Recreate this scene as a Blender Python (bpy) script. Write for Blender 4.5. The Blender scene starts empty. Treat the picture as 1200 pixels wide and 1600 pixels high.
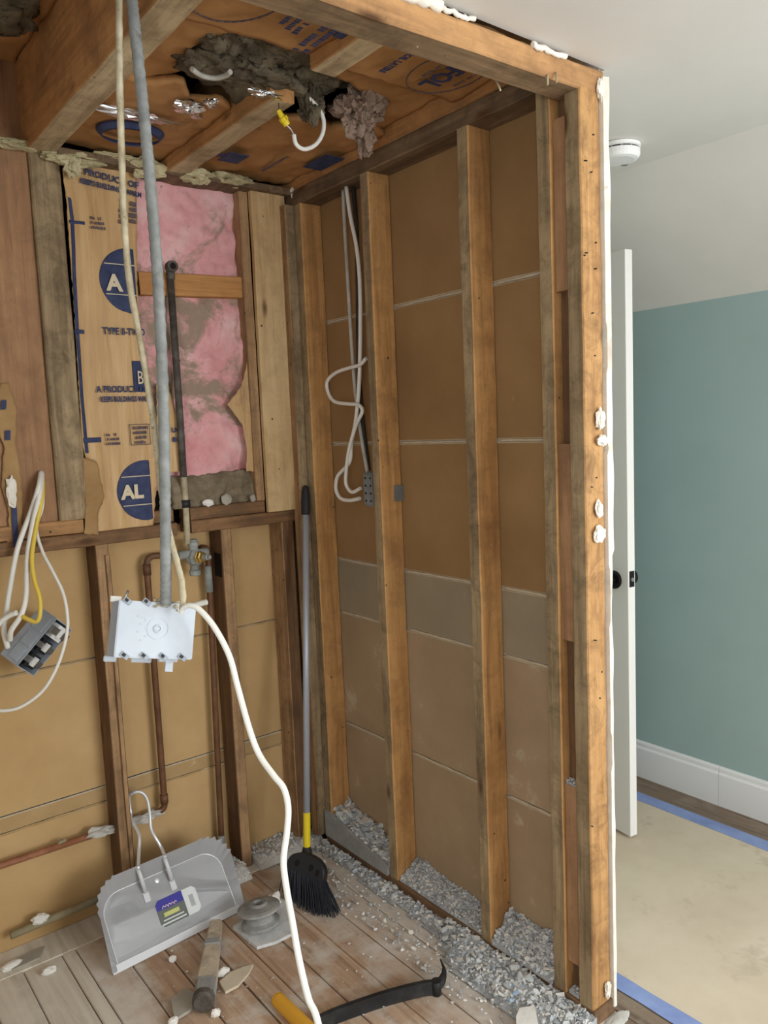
import bpy, bmesh, math, random
from mathutils import Vector, Matrix, noise
from math import pi, sin, cos, radians

C = bpy.context.scene.collection
random.seed(7)

# ------------------------------------------------------------------ camera
cam_d = bpy.data.cameras.new('camera')
cam = bpy.data.objects.new('camera', cam_d)
C.objects.link(cam)
yaw, pitch, roll = 0.6661, -0.1060, -0.0425
fw = Vector((sin(yaw) * cos(pitch), cos(yaw) * cos(pitch), sin(pitch)))
sd = fw.cross(Vector((0, 0, 1))).normalized()
up = sd.cross(fw)
s2 = cos(roll) * sd + sin(roll) * up
u2 = -sin(roll) * sd + cos(roll) * up
cam.matrix_world = Matrix(((s2.x, u2.x, -fw.x, -1.5135), (s2.y, u2.y, -fw.y, -2.4721),
                           (s2.z, u2.z, -fw.z, 1.5307), (0, 0, 0, 1)))
cam_d.sensor_fit = 'VERTICAL'
cam_d.sensor_height = 24
cam_d.lens = 24 * 1228.5 / 1600
cam_d.clip_start = .02
bpy.context.scene.camera = cam

# ------------------------------------------------------------------ light
scene = bpy.context.scene
scene.view_settings.view_transform = 'Standard'
scene.view_settings.look = 'None'
scene.view_settings.gamma = 1
scene.view_settings.use_curve_mapping = False
scene.view_settings.exposure = 0.11
w = bpy.data.worlds.new('world')
scene.world = w
w.use_nodes = True
w.node_tree.nodes['Background'].inputs[0].default_value = (.85, .93, 1, 1)
w.node_tree.nodes['Background'].inputs[1].default_value = .6

def area(name, loc, target, sx, sy, power, col):
    d = bpy.data.lights.new(name, 'AREA')
    d.shape = 'RECTANGLE'; d.size = sx; d.size_y = sy; d.energy = power; d.color = col
    o = bpy.data.objects.new(name, d); C.objects.link(o)
    o.location = loc
    o.rotation_euler = (Vector(target) - Vector(loc)).to_track_quat('-Z', 'Y').to_euler()
    return o
# daylight entering by the two windows of the room behind the photographer
area('daylight_front_window', (.35, -4.62, 1.40), (.35, 0, 1.30), 1.45, 1.25, 67, (.95, .985, 1))
area('daylight_side_window', (1.40, -3.00, 1.30), (0, -3.00, 1.30), 1.15, .95, 34, (.95, .985, 1))
area('left_fill_light', (-2.70, -3.30, 1.40), (0, -3.3, 1.40), 1.15, 1.15, 26, (.95, .985, 1))  # added fill lamp brightening the alcove from the left, no known window

# ------------------------------------------------------------------ helpers
WL = {}
def P(o): return WL[o.name]

def tag(o, label=None, cat=None, group=None, kind=None):
    if label: o['label'] = label
    if cat: o['category'] = cat
    if group: o['group'] = group
    if kind: o['kind'] = kind
    return o

def obj(name, bm, mats, parent=None, smooth=False, recalc=True):
    if recalc: bmesh.ops.recalc_face_normals(bm, faces=bm.faces[:])
    me = bpy.data.meshes.new(name)
    bm.to_mesh(me); bm.free()
    xs = [v.co.x for v in me.vertices]; ys = [v.co.y for v in me.vertices]; zs = [v.co.z for v in me.vertices]
    org = Vector(((min(xs) + max(xs)) / 2, (min(ys) + max(ys)) / 2, min(zs)))
    me.transform(Matrix.Translation(-org))
    if not isinstance(mats, (list, tuple)): mats = [mats]
    for m in mats: me.materials.append(m)
    if smooth:
        for p in me.polygons: p.use_smooth = True
    o = bpy.data.objects.new(name, me)
    C.objects.link(o)
    if parent is not None:
        o.parent = parent
        o.location = org - P(parent)
    else:
        o.location = org
    WL[o.name] = org
    return o

def empty(name, loc):
    o = bpy.data.objects.new(name, None); C.objects.link(o)
    o.location = loc; o.empty_display_size = .05
    WL[o.name] = Vector(loc)
    return o

def NB(): return bmesh.new()

def box(bm, x0, x1, y0, y1, z0, z1, jit=0, mi=0, M=None, face_mi=None):
    co = [(x0, y0, z0), (x1, y0, z0), (x1, y1, z0), (x0, y1, z0), (x0, y0, z1), (x1, y0, z1), (x1, y1, z1), (x0, y1, z1)]
    vs = []
    for c_ in co:
        v = Vector(c_)
        if jit: v += Vector((random.uniform(-jit, jit), random.uniform(-jit, jit), random.uniform(-jit, jit)))
        if M is not None: v = M @ v
        vs.append(bm.verts.new(v))
    names = {'z0': (0, 3, 2, 1), 'z1': (4, 5, 6, 7), 'y0': (0, 1, 5, 4), 'x1': (1, 2, 6, 5), 'y1': (2, 3, 7, 6), 'x0': (3, 0, 4, 7)}
    for k, f in names.items():
        fc = bm.faces.new([vs[i] for i in f])
        fc.material_index = (face_mi or {}).get(k, mi)
    return vs

def cboard(x0, x1, y0, y1, z0, z1, axis='z', wob=.0012, n=14, mi=0, face_mi=None, bev=.0018, seed=None):
    """sawn board: box cut into lengths, edges eased, with a slightly wandering surface"""
    bm = NB()
    box(bm, x0, x1, y0, y1, z0, z1, mi=mi, face_mi=face_mi)
    ax = 'xyz'.index(axis)
    es = [e for e in bm.edges if abs((e.verts[0].co - e.verts[1].co)[ax]) > 1e-6]
    bmesh.ops.bevel(bm, geom=es, offset=bev, segments=1, affect='EDGES')
    es = [e for e in bm.edges if abs((e.verts[0].co - e.verts[1].co)[ax]) > 1e-6]
    bmesh.ops.subdivide_edges(bm, edges=es, cuts=n)
    sdv = Vector((random.uniform(0, 90), random.uniform(0, 90), random.uniform(0, 90)))
    for v in bm.verts:
        q = v.co * 6 + sdv
        d = noise.noise_vector(q) * wob + noise.noise_vector(v.co * 30 + sdv) * wob * .6
        d[ax] = 0
        v.co += d
    return bm

def spline(pts, k=8):
    pts = [Vector(p) for p in pts]
    if len(pts) < 3: return pts
    out = []
    for i in range(len(pts) - 1):
        p0 = pts[i - 1] if i else pts[i] * 2 - pts[i + 1]
        p1, p2 = pts[i], pts[i + 1]
        p3 = pts[i + 2] if i + 2 < len(pts) else pts[i + 1] * 2 - pts[i]
        for j in range(k):
            t = j / k
            out.append(.5 * ((2 * p1) + (p2 - p0) * t + (2 * p0 - 5 * p1 + 4 * p2 - p3) * t * t + (3 * p1 - p0 - 3 * p2 + p3) * t ** 3))
    out.append(pts[-1])
    return out

def tube(bm, pts, r, n=10, mi=0, rough=0, flat=1.0, caps=True, rfun=None):
    pts = [Vector(p) for p in pts]
    t0 = (pts[1] - pts[0]).normalized()
    a = t0.orthogonal().normalized()
    rings = []
    prev = t0
    L = 0
    for i, p in enumerate(pts):
        if i: L += (p - pts[i - 1]).length
        t = (pts[min(i + 1, len(pts) - 1)] - pts[max(i - 1, 0)])
        t = t.normalized() if t.length > 1e-9 else prev
        q = prev.rotation_difference(t)
        a = q @ a
        a = (a - t * a.dot(t)).normalized()
        b = t.cross(a)
        prev = t
        rr = r if not rfun else rfun(i / (len(pts) - 1), L)
        ring = []
        for j in range(n):
            th = 2 * pi * j / n
            k = rr * (1 + (noise.noise(p * 60 + Vector((j * 3.1, 0, 0))) * rough if rough else 0))
            ring.append(bm.verts.new(p + a * cos(th) * k + b * sin(th) * k * flat))
        rings.append(ring)
    for i in range(len(rings) - 1):
        for j in range(n):
            f = bm.faces.new((rings[i][j], rings[i][(j + 1) % n], rings[i + 1][(j + 1) % n], rings[i + 1][j]))
            f.material_index = mi
            f.smooth = True
    if caps:
        for rg in (rings[0][::-1], rings[-1]):
            f = bm.faces.new(rg); f.material_index = mi
    return rings

def lathe(bm, prof, M, n=24, mi=0):
    """prof: list of (r, h) about local +Z of matrix M"""
    rings = []
    for r, h in prof:
        rings.append([bm.verts.new(M @ Vector((max(r, 1e-4) * cos(2 * pi * j / n), max(r, 1e-4) * sin(2 * pi * j / n), h))) for j in range(n)])
    for i in range(len(rings) - 1):
        for j in range(n):
            f = bm.faces.new((rings[i][j], rings[i][(j + 1) % n], rings[i + 1][(j + 1) % n], rings[i + 1][j])); f.material_index = mi
    for rg in (rings[0][::-1], rings[-1]):
        f = bm.faces.new(rg); f.material_index = mi

def frame(o, x, z):
    """matrix with origin o, z axis along z and x axis near x"""
    z = Vector(z).normalized(); x = Vector(x); x = (x - z * x.dot(z)).normalized(); y = z.cross(x)
    o = Vector(o)
    return Matrix(((x.x, y.x, z.x, o.x), (x.y, y.y, z.y, o.y), (x.z, y.z, z.z, o.z), (0, 0, 0, 1)))

def prism(bm, outline, M, h0, h1, mi=0, side_mi=None):
    a = [bm.verts.new(M @ Vector((x, y, h0))) for x, y in outline]
    b = [bm.verts.new(M @ Vector((x, y, h1))) for x, y in outline]
    f = bm.faces.new(a[::-1]); f.material_index = mi
    f = bm.faces.new(b); f.material_index = mi
    n = len(a)
    for i in range(n):
        f = bm.faces.new((a[i], a[(i + 1) % n], b[(i + 1) % n], b[i])); f.material_index = mi if side_mi is None else side_mi

def inside(p, poly):
    r = False; x, y = p; n = len(poly); j = n - 1
    for i in range(n):
        xi, yi = poly[i]; xj, yj = poly[j]
        if (yi > y) != (yj > y) and x < (xj - xi) * (y - yi) / (yj - yi) + xi: r = not r
        j = i
    return r

def nearest(p, poly):
    best = None; q = Vector(p)
    for i in range(len(poly)):
        a = Vector(poly[i]); b = Vector(poly[(i + 1) % len(poly)])
        ab = b - a
        t = max(0, min(1, (q - a).dot(ab) / max(ab.length_squared, 1e-12)))
        c_ = a + ab * t
        d = (c_ - q).length
        if best is None or d < best[0]: best = (d, c_)
    return best

def sheet(poly, M, step, height, thick=.003, torn=0):
    """solid sheet over a polygon of the local xy plane of M; height(x, y) is the relief along +z"""
    bm = NB()
    x0 = min(p[0] for p in poly); x1 = max(p[0] for p in poly); y0 = min(p[1] for p in poly); y1 = max(p[1] for p in poly)
    nx = max(2, int((x1 - x0) / step)); ny = max(2, int((y1 - y0) / step))
    dx = (x1 - x0) / nx; dy = (y1 - y0) / ny
    keep = set()
    for i in range(nx):
        for j in range(ny):
            if inside((x0 + (i + .5) * dx, y0 + (j + .5) * dy), poly): keep.add((i, j))
    cnt = {}
    for i, j in keep:
        for q in ((i, j), (i + 1, j), (i + 1, j + 1), (i, j + 1)): cnt[q] = cnt.get(q, 0) + 1
    T, B = {}, {}
    for (i, j), c_ in cnt.items():
        x, y = x0 + i * dx, y0 + j * dy
        if c_ < 4:
            d, q = nearest((x, y), poly)
            if d < max(dx, dy) * 1.6: x, y = q
            if torn:
                x += noise.noise(Vector((x * 55, y * 55, 3))) * torn; y += noise.noise(Vector((x * 55, y * 55, 9))) * torn
        h = height(x, y)
        T[(i, j)] = bm.verts.new(M @ Vector((x, y, h)))
        B[(i, j)] = bm.verts.new(M @ Vector((x, y, h - thick)))
    for i, j in keep:
        q = ((i, j), (i + 1, j), (i + 1, j + 1), (i, j + 1))
        bm.faces.new([T[k] for k in q]); bm.faces.new([B[k] for k in q][::-1])
        for (a, b, nb) in ((q[0], q[1], (i, j - 1)), (q[1], q[2], (i + 1, j)), (q[2], q[3], (i, j + 1)), (q[3], q[0], (i - 1, j))):
            if nb not in keep: bm.faces.new((T[b], T[a], B[a], B[b]))
    return bm

# matrices of the planes that paper and print lie on: text reads along local x
def on_back(y): return Matrix(((1, 0, 0, 0), (0, 0, -1, y), (0, 1, 0, 0), (0, 0, 0, 1)))       # local x=X, y=Z, z=-Y
def on_ceiling(z): return Matrix(((0, 1, 0, 0), (1, 0, 0, 0), (0, 0, -1, z), (0, 0, 0, 1)))    # local x=Y, y=X, z=-Z

def text_bm(body, size, M, bold=0, align='LEFT', ext=.0004):
    cu = bpy.data.curves.new('t', 'FONT')
    cu.body = body; cu.size = size; cu.align_x = align; cu.offset = bold; cu.extrude = ext; cu.resolution_u = 2
    o = bpy.data.objects.new('t', cu)
    me = bpy.data.meshes.new_from_object(o)
    bm = NB(); bm.from_mesh(me)
    bpy.data.meshes.remove(me); bpy.data.objects.remove(o); bpy.data.curves.remove(cu)
    bm.transform(M)
    return bm

def addbm(dst, src):
    me = bpy.data.meshes.new('tmp'); src.to_mesh(me); src.free(); dst.from_mesh(me); bpy.data.meshes.remove(me)

# ------------------------------------------------------------------ materials
def lin(c_):
    return tuple((v / 12.92 if v <= .04045 else ((v + .055) / 1.055) ** 2.4) for v in [k / 255 for k in c_]) + (1,)

class NT:
    def __init__(s, name):
        s.m = bpy.data.materials.new(name); s.m.use_nodes = True
        s.n = s.m.node_tree.nodes; s.l = s.m.node_tree.links
        s.b = s.n['Principled BSDF']
    def new(s, t, **k):
        nd = s.n.new(t)
        for a, v in k.items(): setattr(nd, a, v)
        return nd
    def link(s, a, b): s.l.new(a, b)
    def coords(s, scale=(1, 1, 1), rnd=True, world=False):
        if world:
            g = s.new('ShaderNodeNewGeometry'); src = g.outputs['Position']
        else:
            t = s.new('ShaderNodeTexCoord'); src = t.outputs['Object']
        mp = s.new('ShaderNodeMapping'); mp.inputs['Scale'].default_value = scale
        s.link(src, mp.inputs['Vector'])
        if not rnd: return mp.outputs[0]
        oi = s.new('ShaderNodeObjectInfo')
        ml = s.new('ShaderNodeMath', operation='MULTIPLY'); ml.inputs[1].default_value = 37.0
        s.link(oi.outputs['Random'], ml.inputs[0])
        ad = s.new('ShaderNodeVectorMath', operation='ADD')
        s.link(mp.outputs[0], ad.inputs[0]); s.link(ml.outputs[0], ad.inputs[1])
        return ad.outputs[0]
    def noise(s, vec, scale, detail=5, rough=.55, dist=0):
        nd = s.new('ShaderNodeTexNoise'); nd.inputs['Scale'].default_value = scale; nd.inputs['Detail'].default_value = detail
        nd.inputs['Roughness'].default_value = rough; nd.inputs['Distortion'].default_value = dist
        s.link(vec, nd.inputs['Vector'])
        return nd.outputs['Fac']
    def ramp(s, fac, stops):
        r = s.new('ShaderNodeValToRGB')
        while len(r.color_ramp.elements) < len(stops): r.color_ramp.elements.new(.5)
        for e, (p, c_) in zip(r.color_ramp.elements, stops):
            e.position = p; e.color = c_ if len(c_) == 4 else lin(c_)
        s.link(fac, r.inputs[0])
        return r.outputs[0]
    def mask(s, fac, a, b):
        r = s.new('ShaderNodeMapRange'); r.inputs['From Min'].default_value = a; r.inputs['From Max'].default_value = b
        s.link(fac, r.inputs['Value'])
        return r.outputs[0]
    def mix(s, f, a, b, mode='MIX'):
        m = s.new('ShaderNodeMix', data_type='RGBA', blend_type=mode)
        for sock, v in ((m.inputs[0], f), (m.inputs[6], a), (m.inputs[7], b)):
            if isinstance(v, (int, float)): sock.default_value = v
            elif isinstance(v, tuple): sock.default_value = v if len(v) == 4 else lin(v)
            else: s.link(v, sock)
        return m.outputs[2]
    def done(s, col, rough=.7, bump=None, bs=.3, bd=.002, metal=0, spec=.3):
        if isinstance(col, tuple): s.b.inputs['Base Color'].default_value = col if len(col) == 4 else lin(col)
        else: s.link(col, s.b.inputs['Base Color'])
        s.b.inputs['Roughness'].default_value = rough; s.b.inputs['Metallic'].default_value = metal
        s.b.inputs['Specular IOR Level'].default_value = spec
        if bump is not None:
            b = s.new('ShaderNodeBump'); b.inputs['Strength'].default_value = bs; b.inputs['Distance'].default_value = bd
            s.link(bump, b.inputs['Height']); s.link(b.outputs[0], s.b.inputs['Normal'])
        return s.m

def ds(c_, k=.85, g=1.04):
    l = .3 * c_[0] + .59 * c_[1] + .11 * c_[2]
    return tuple(min(255, (l + (v - l) * k) * g) for v in c_)

def wood(name, light, mid, dark, axis='z', dirt=.3, dirtcol=(78, 66, 50), nails=True, rough=.75):
    light, mid, dark = ds(light), ds(mid), ds(dark)
    t = NT(name)
    k = {'x': (2.2, 38, 38), 'y': (38, 2.2, 38), 'z': (38, 38, 2.2)}[axis]
    g = t.coords(k); b = t.coords((1, 1, 1))
    n1 = t.noise(g, 1.0, 6, .62, .6)
    col = t.ramp(n1, [(.28, dark), (.5, mid), (.72, light)])
    n2 = t.noise(b, 6, 4, .6)
    col = t.mix(t.mask(n2, .52, .76), col, dark)
    fk = {'x': (9, 150, 150), 'y': (150, 9, 150), 'z': (150, 150, 9)}[axis]
    nf = t.noise(t.coords(fk), 1.0, 4, .7)
    col = t.mix(t.mask(nf, .55, .78), col, dark)
    n5 = t.noise(b, 3.1, 3, .6)
    ml5 = t.new('ShaderNodeMath', operation='MULTIPLY'); ml5.inputs[1].default_value = .45
    t.link(t.mask(n5, .5, .7), ml5.inputs[0])
    col = t.mix(ml5.outputs[0], col, light)
    n3 = t.noise(b, 13, 8, .75, .6)
    ms = t.new('ShaderNodeMath', operation='MULTIPLY'); ms.inputs[1].default_value = dirt
    t.link(t.mask(n3, .46, .66), ms.inputs[0])
    col = t.mix(ms.outputs[0], col, dirtcol)
    # knots
    kk = {'x': (3, 9, 9), 'y': (9, 3, 9), 'z': (9, 9, 3)}[axis]
    v = t.new('ShaderNodeTexVoronoi'); v.inputs['Scale'].default_value = 1.0
    t.link(t.coords(kk), v.inputs['Vector'])
    col = t.mix(t.mask(v.outputs['Distance'], .13, .05), col, (86, 58, 34))
    if nails:
        v2 = t.new('ShaderNodeTexVoronoi'); v2.inputs['Scale'].default_value = 13
        t.link(b, v2.inputs['Vector'])
        col = t.mix(t.mask(v2.outputs['Distance'], .058, .034), col, (70, 54, 38))
    return t.done(col, rough, n1, .35, .0018)

M = {}
M['stud'] = wood('stud_wood', (216, 162, 96), (202, 146, 82), (160, 110, 60))
M['stud_face'] = wood('stud_face_aged', (180, 154, 114), (154, 130, 94), (114, 92, 64), dirt=.6, dirtcol=(84, 72, 54))
M['post'] = wood('post_wood', (194, 146, 88), (178, 128, 72), (138, 94, 52), dirt=.75, dirtcol=(112, 80, 48))
M['red'] = wood('block_wood', (178, 134, 92), (160, 116, 78), (128, 90, 60), dirt=.2)
M['oldstud'] = wood('old_stud_wood', (190, 148, 102), (166, 126, 84), (124, 92, 60), dirt=.45)
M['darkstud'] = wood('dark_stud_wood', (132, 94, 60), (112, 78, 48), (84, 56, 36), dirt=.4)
M['pale'] = wood('pale_board', (218, 186, 136), (206, 170, 116), (182, 142, 92), dirt=.25, dirtcol=(128, 106, 78))
M['block'] = wood('nailing_block', (205, 148, 84), (192, 132, 70), (165, 106, 54), axis='x', dirt=.1, nails=False)
M['rail'] = wood('sill_rail', (150, 108, 68), (128, 90, 56), (94, 64, 40), axis='x', dirt=.5)
M['plate'] = wood('plate_wood', (138, 102, 68), (116, 84, 56), (82, 58, 40), axis='y', dirt=.5)
M['top_plate'] = wood('top_plate_wood', (140, 114, 84), (116, 92, 66), (80, 62, 44), axis='y', dirt=.6)
M['joist_bottom'] = wood('joist_underside', (206, 182, 140), (186, 162, 122), (142, 118, 84), axis='y', dirt=.4)
M['joist'] = wood('joist_side', (204, 146, 84), (186, 130, 72), (146, 100, 56), axis='y', dirt=.35, nails=False)
M['header'] = wood('header_wood', (196, 144, 88), (176, 126, 76), (136, 96, 58), axis='x', dirt=.3)
M['header_bottom'] = wood('header_underside', (160, 130, 94), (136, 108, 76), (98, 76, 54), axis='x', dirt=.55)
M['panel'] = wood('brown_panel', (178, 132, 90), (162, 117, 79), (132, 94, 64), dirt=.35, dirtcol=(120, 92, 70), nails=False)
M['handle_wood'] = wood('worn_handle_wood', (206, 190, 164), (188, 172, 148), (150, 136, 116), axis='z', dirt=.5, dirtcol=(104, 100, 96), nails=False)

def plank_mat(name, light, mid, dark, dust, world_dust=True):
    t = NT(name)
    g = t.coords((40, 2.0, 40)); b = t.coords((1, 1, 1)); wv = t.coords((1, 1, 1), rnd=False, world=True)
    n1 = t.noise(g, 1, 6, .6, .5)
    col = t.ramp(n1, [(.28, dark), (.5, mid), (.75, light)])
    n2 = t.noise(wv, 9, 6, .62)
    if world_dust:
        # plaster dust lies thick near the partition and in the left corner of the alcove
        sx = t.new('ShaderNodeSeparateXYZ'); t.link(wv, sx.inputs[0])
        a = t.mask(sx.outputs['X'], -.34, -.05); a2 = t.mask(sx.outputs['X'], -.76, -.95)
        ad = t.new('ShaderNodeMath', operation='ADD'); t.link(a, ad.inputs[0]); t.link(a2, ad.inputs[1])
        ad2 = t.new('ShaderNodeMath', operation='MULTIPLY_ADD'); t.link(ad.outputs[0], ad2.inputs[0]); ad2.inputs[1].default_value = .42; t.link(n2, ad2.inputs[2])
        col = t.mix(t.mask(ad2.outputs[0], .46, .86), col, dust)
    col = t.mix(t.mask(n2, .52, .8), col, dust)
    n3 = t.noise(wv, 130, 3, .7)
    col = t.mix(t.mask(n3, .68, .74), col, (214, 208, 198))
    return t.done(col, .8, n1, .35, .0015)
M['plank'] = plank_mat('alcove_plank', (204, 176, 150), (184, 154, 128), (148, 118, 96), (212, 205, 195))
M['plank_dusty'] = plank_mat('dusty_plank', (224, 217, 204), (212, 204, 190), (186, 176, 162), (226, 221, 211), False)
M['room_plank'] = plank_mat('grey_floor_plank', (148, 130, 112), (130, 112, 96), (104, 90, 78), (150, 138, 124), False)

def speckle(name, cols, scale=9, bump=.3, bd=.003, rough=.9, spots=None, world=False, detail=6, fine=60):
    t = NT(name)
    b = t.coords((1, 1, 1), world=world)
    n = t.noise(b, scale, detail, .62)
    col = t.ramp(n, [(.3, cols[0]), (.5, cols[1]), (.72, cols[2])])
    if spots:
        n3 = t.noise(b, spots[2], 4, .7)
        col = t.mix(t.mask(n3, spots[1], spots[1] + .12), col, spots[0])
    n2 = t.noise(b, fine, 4, .7)
    return t.done(col, rough, n2, bump, bd)

M['lath'] = speckle('lath_paper', ((140, 108, 70), (151, 118, 78), (162, 128, 88)), 3, .12, .001, .8, ((186, 162, 126), .70, 7))
M['lath_dusty'] = speckle('lath_paper_dusty', ((152, 130, 102), (164, 140, 110), (176, 152, 122)), 3, .12, .001, .85, ((190, 176, 152), .62, 6))
M['lath_edge'] = speckle('lath_paper_edge', ((188, 172, 144), (202, 186, 160), (212, 198, 174)), 20)
M['lath_grey'] = speckle('lath_grey', ((140, 128, 106), (152, 138, 114), (162, 146, 122)), 3, .12, .001, .85, ((186, 178, 162), .68, 9))
M['lath_pale'] = speckle('lath_pale', ((170, 140, 96), (182, 152, 108), (194, 166, 122)), 4, .12, .001, .85, ((206, 188, 152), .62, 9))
M['lath_lower'] = speckle('lath_paper_lower', ((184, 150, 102), (194, 160, 112), (204, 170, 122)), 3, .12, .001, .85, ((190, 160, 112), .72, 7))
M['kraft'] = speckle('kraft_paper', ((186, 148, 104), (204, 168, 120), (216, 182, 136)), 6, .25, .002, .6, ((150, 118, 80), .62, 5), fine=25)
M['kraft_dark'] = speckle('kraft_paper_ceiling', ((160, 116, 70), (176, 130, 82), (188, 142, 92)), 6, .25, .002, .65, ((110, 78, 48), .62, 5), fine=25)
M['kraft_back'] = speckle('kraft_bare', ((150, 116, 76), (166, 132, 88), (180, 146, 100)), 8, .25, .002, .8)
def kraft(name, a, b, c_, dirt):
    t = NT(name)
    o = t.coords((1, 1, 1)); st = t.coords((24, 24, 2.4)); n1 = t.noise(st, 1, 3, .55, .3)
    col = t.ramp(n1, [(.3, a), (.5, b), (.72, c_)])
    n2 = t.noise(o, 5, 6, .65); col = t.mix(t.mask(n2, .58, .72), col, dirt)
    n3 = t.noise(o, 90, 4, .7); col = t.mix(t.mask(n3, .64, .74), col, a)
    return t.done(col, .5, n1, 1.0, .012)
M['kraft'] = kraft('kraft_paper_wall', (184, 146, 100), (200, 163, 114), (212, 178, 130), (164, 132, 96))
M['ink'] = speckle('blue_ink', ((48, 54, 84), (56, 64, 98), (72, 80, 108)), 30, .05, .0005, .7, ((150, 124, 96), .72, 40))
M['ink_thin'] = speckle('faded_ink', ((88, 76, 84), (96, 84, 90), (122, 104, 96)), 40, .02, .0005, .8)
M['paper_white'] = NT('printed_white').done((214, 200, 172), .7)
def pink():
    t = NT('pink_glass_wool'); b = t.coords((1, 1, 1))
    n = t.noise(b, 10, 6, .6); col = t.ramp(n, [(.3, (224, 156, 158)), (.5, (238, 178, 180)), (.72, (246, 206, 204))])
    n2 = t.noise(b, 4.0, 7, .70, .6)
    col = t.mix(t.mask(n2, .485, .575), col, (168, 146, 128))
    n3 = t.noise(b, 26, 5, .7)
    col = t.mix(t.mask(n3, .66, .72), col, (112, 94, 78))
    n4 = t.noise(t.coords((90, 90, 45)), 1, 6, .75, 1.5)
    return t.done(col, .95, n4, .6, .006, spec=.1)
M['pink'] = pink()
M['greywool'] = speckle('grey_wool', ((70, 62, 50), (104, 94, 76), (136, 124, 102)), 14, .9, .01, 1.0, ((50, 44, 34), .6, 8))
M['pinkgrey'] = speckle('dusty_pink_wool', ((124, 104, 88), (146, 124, 108), (164, 142, 126)), 20, .9, .01, 1.0)
M['dirt'] = speckle('loose_fill', ((110, 98, 78), (134, 120, 98), (154, 140, 116)), 18, .9, .006, 1.0, ((178, 168, 150), .66, 60), fine=140)
M['crust'] = speckle('old_plaster_crust', ((150, 140, 108), (190, 180, 142), (216, 206, 170)), 16, .9, .006, .95, ((120, 104, 76), .62, 22))
M['plaster'] = speckle('white_plaster', ((214, 206, 192), (232, 226, 214), (240, 236, 226)), 18, .5, .003, .9, ((176, 158, 128), .68, 30))
M['rubble'] = speckle('rubble_shade_grey', ((150, 152, 154), (178, 180, 182), (200, 202, 204)), 30, .8, .004, .95, fine=160)  # mound toned darker than its chunks to paint in the shade between them
M['chunk'] = speckle('plaster_chunk', ((194, 196, 196), (212, 214, 213), (228, 229, 228)), 30, .6, .003, .95)
M['chunk_w'] = speckle('plaster_chunk_white', ((220, 217, 210), (232, 229, 222), (240, 238, 232)), 30, .6, .003, .95)
M['chunk_b'] = speckle('plaster_chunk_blue', ((168, 174, 180), (186, 192, 198), (202, 208, 214)), 30, .6, .003, .95)
M['dustgrey'] = speckle('dust_grey', ((176, 173, 166), (194, 191, 184), (208, 205, 198)), 12, .5, .003, .95)
M['slab'] = speckle('grey_board', ((140, 140, 139), (154, 154, 152), (166, 166, 163)), 20, .3, .001, .9)
M['white'] = speckle('white_paint', ((216, 212, 206), (219, 215, 209), (222, 218, 212)), 4, .05, .0005, .6)
M['teal'] = speckle('teal_paint', ((150, 172, 170), (153, 175, 173), (156, 178, 176)), 3, .05, .0005, .6)
M['trim'] = NT('white_trim').done((226, 226, 226), .45)
M['door'] = NT('white_door').done((228, 226, 222), .4)
M['black'] = NT('black_metal').done((28, 26, 25), .4, metal=.3)
M['iron'] = speckle('black_steel', ((30, 30, 31), (42, 42, 43), (64, 63, 62)), 16, .3, .001, .5)
M['steel'] = NT('steel').done((170, 172, 174), .35, metal=.9)
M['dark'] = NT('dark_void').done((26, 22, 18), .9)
M['scorch'] = NT('scorched').done((22, 18, 15), .9)
M['paperfloor'] = speckle('floor_paper', ((204, 187, 164), (212, 196, 173), (219, 204, 182)), 4, .12, .001, .8, ((190, 175, 154), .58, 5), fine=12)
M['tape'] = speckle('blue_tape', ((128, 146, 196), (138, 156, 204), (150, 168, 212)), 10, .1, .0005, .6)
M['copper'] = speckle('dull_copper', ((120, 76, 52), (150, 98, 70), (176, 124, 94)), 16, .2, .001, .5, ((96, 80, 62), .58, 12))
M['copper_dark'] = speckle('dark_copper', ((84, 56, 38), (106, 72, 48), (126, 88, 62)), 16, .2, .001, .5, ((74, 62, 50), .58, 12))
M['pipe_pale'] = speckle('dusty_pipe', ((134, 124, 98), (152, 142, 114), (166, 156, 130)), 16, .2, .001, .7)
M['brass'] = NT('brass').done((196, 168, 100), .35, metal=.8)
M['castgrey'] = speckle('dull_brass', ((120, 122, 118), (146, 150, 146), (170, 174, 170)), 24, .3, .001, .5)
M['ironpipe'] = speckle('iron_pipe', ((64, 58, 52), (84, 78, 72), (110, 104, 98)), 30, .5, .002, .7)
M['flex'] = speckle('flex_conduit', ((112, 114, 112), (134, 136, 134), (152, 154, 152)), 30, .3, .001, .55, ((100, 94, 84), .62, 14))
M['cable_dirty'] = speckle('dirty_cable', ((150, 136, 108), (184, 172, 144), (206, 196, 170)), 30, .4, .001, .8, ((120, 104, 80), .62, 40))
M['cable'] = NT('white_cable').done((232, 230, 222), .4)
M['cable_grey'] = speckle('grey_cable', ((160, 156, 146), (184, 180, 170), (200, 196, 186)), 20, .1, .001, .6)
M['cable_dark'] = speckle('dark_cable', ((40, 36, 32), (54, 48, 42), (72, 64, 56)), 20, .1, .001, .7)
M['cable_yellow'] = NT('yellow_wire').done((226, 196, 84), .4)
M['boxblue'] = speckle('box_plastic', ((186, 194, 204), (194, 202, 212), (202, 210, 218)), 8, .05, .0005, .35)
M['boxgrey'] = speckle('grey_box_plastic', ((150, 158, 168), (162, 170, 180), (174, 182, 192)), 10, .05, .0005, .5)
M['boxmetal'] = speckle('galvanised_box', ((104, 108, 110), (120, 124, 126), (134, 138, 140)), 14, .05, .0005, .5)
M['alu'] = NT('aluminium').done((216, 218, 222), .45, metal=.1)
M['alu_bright'] = NT('bright_aluminium').done((232, 234, 236), .3, metal=.5)
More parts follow.
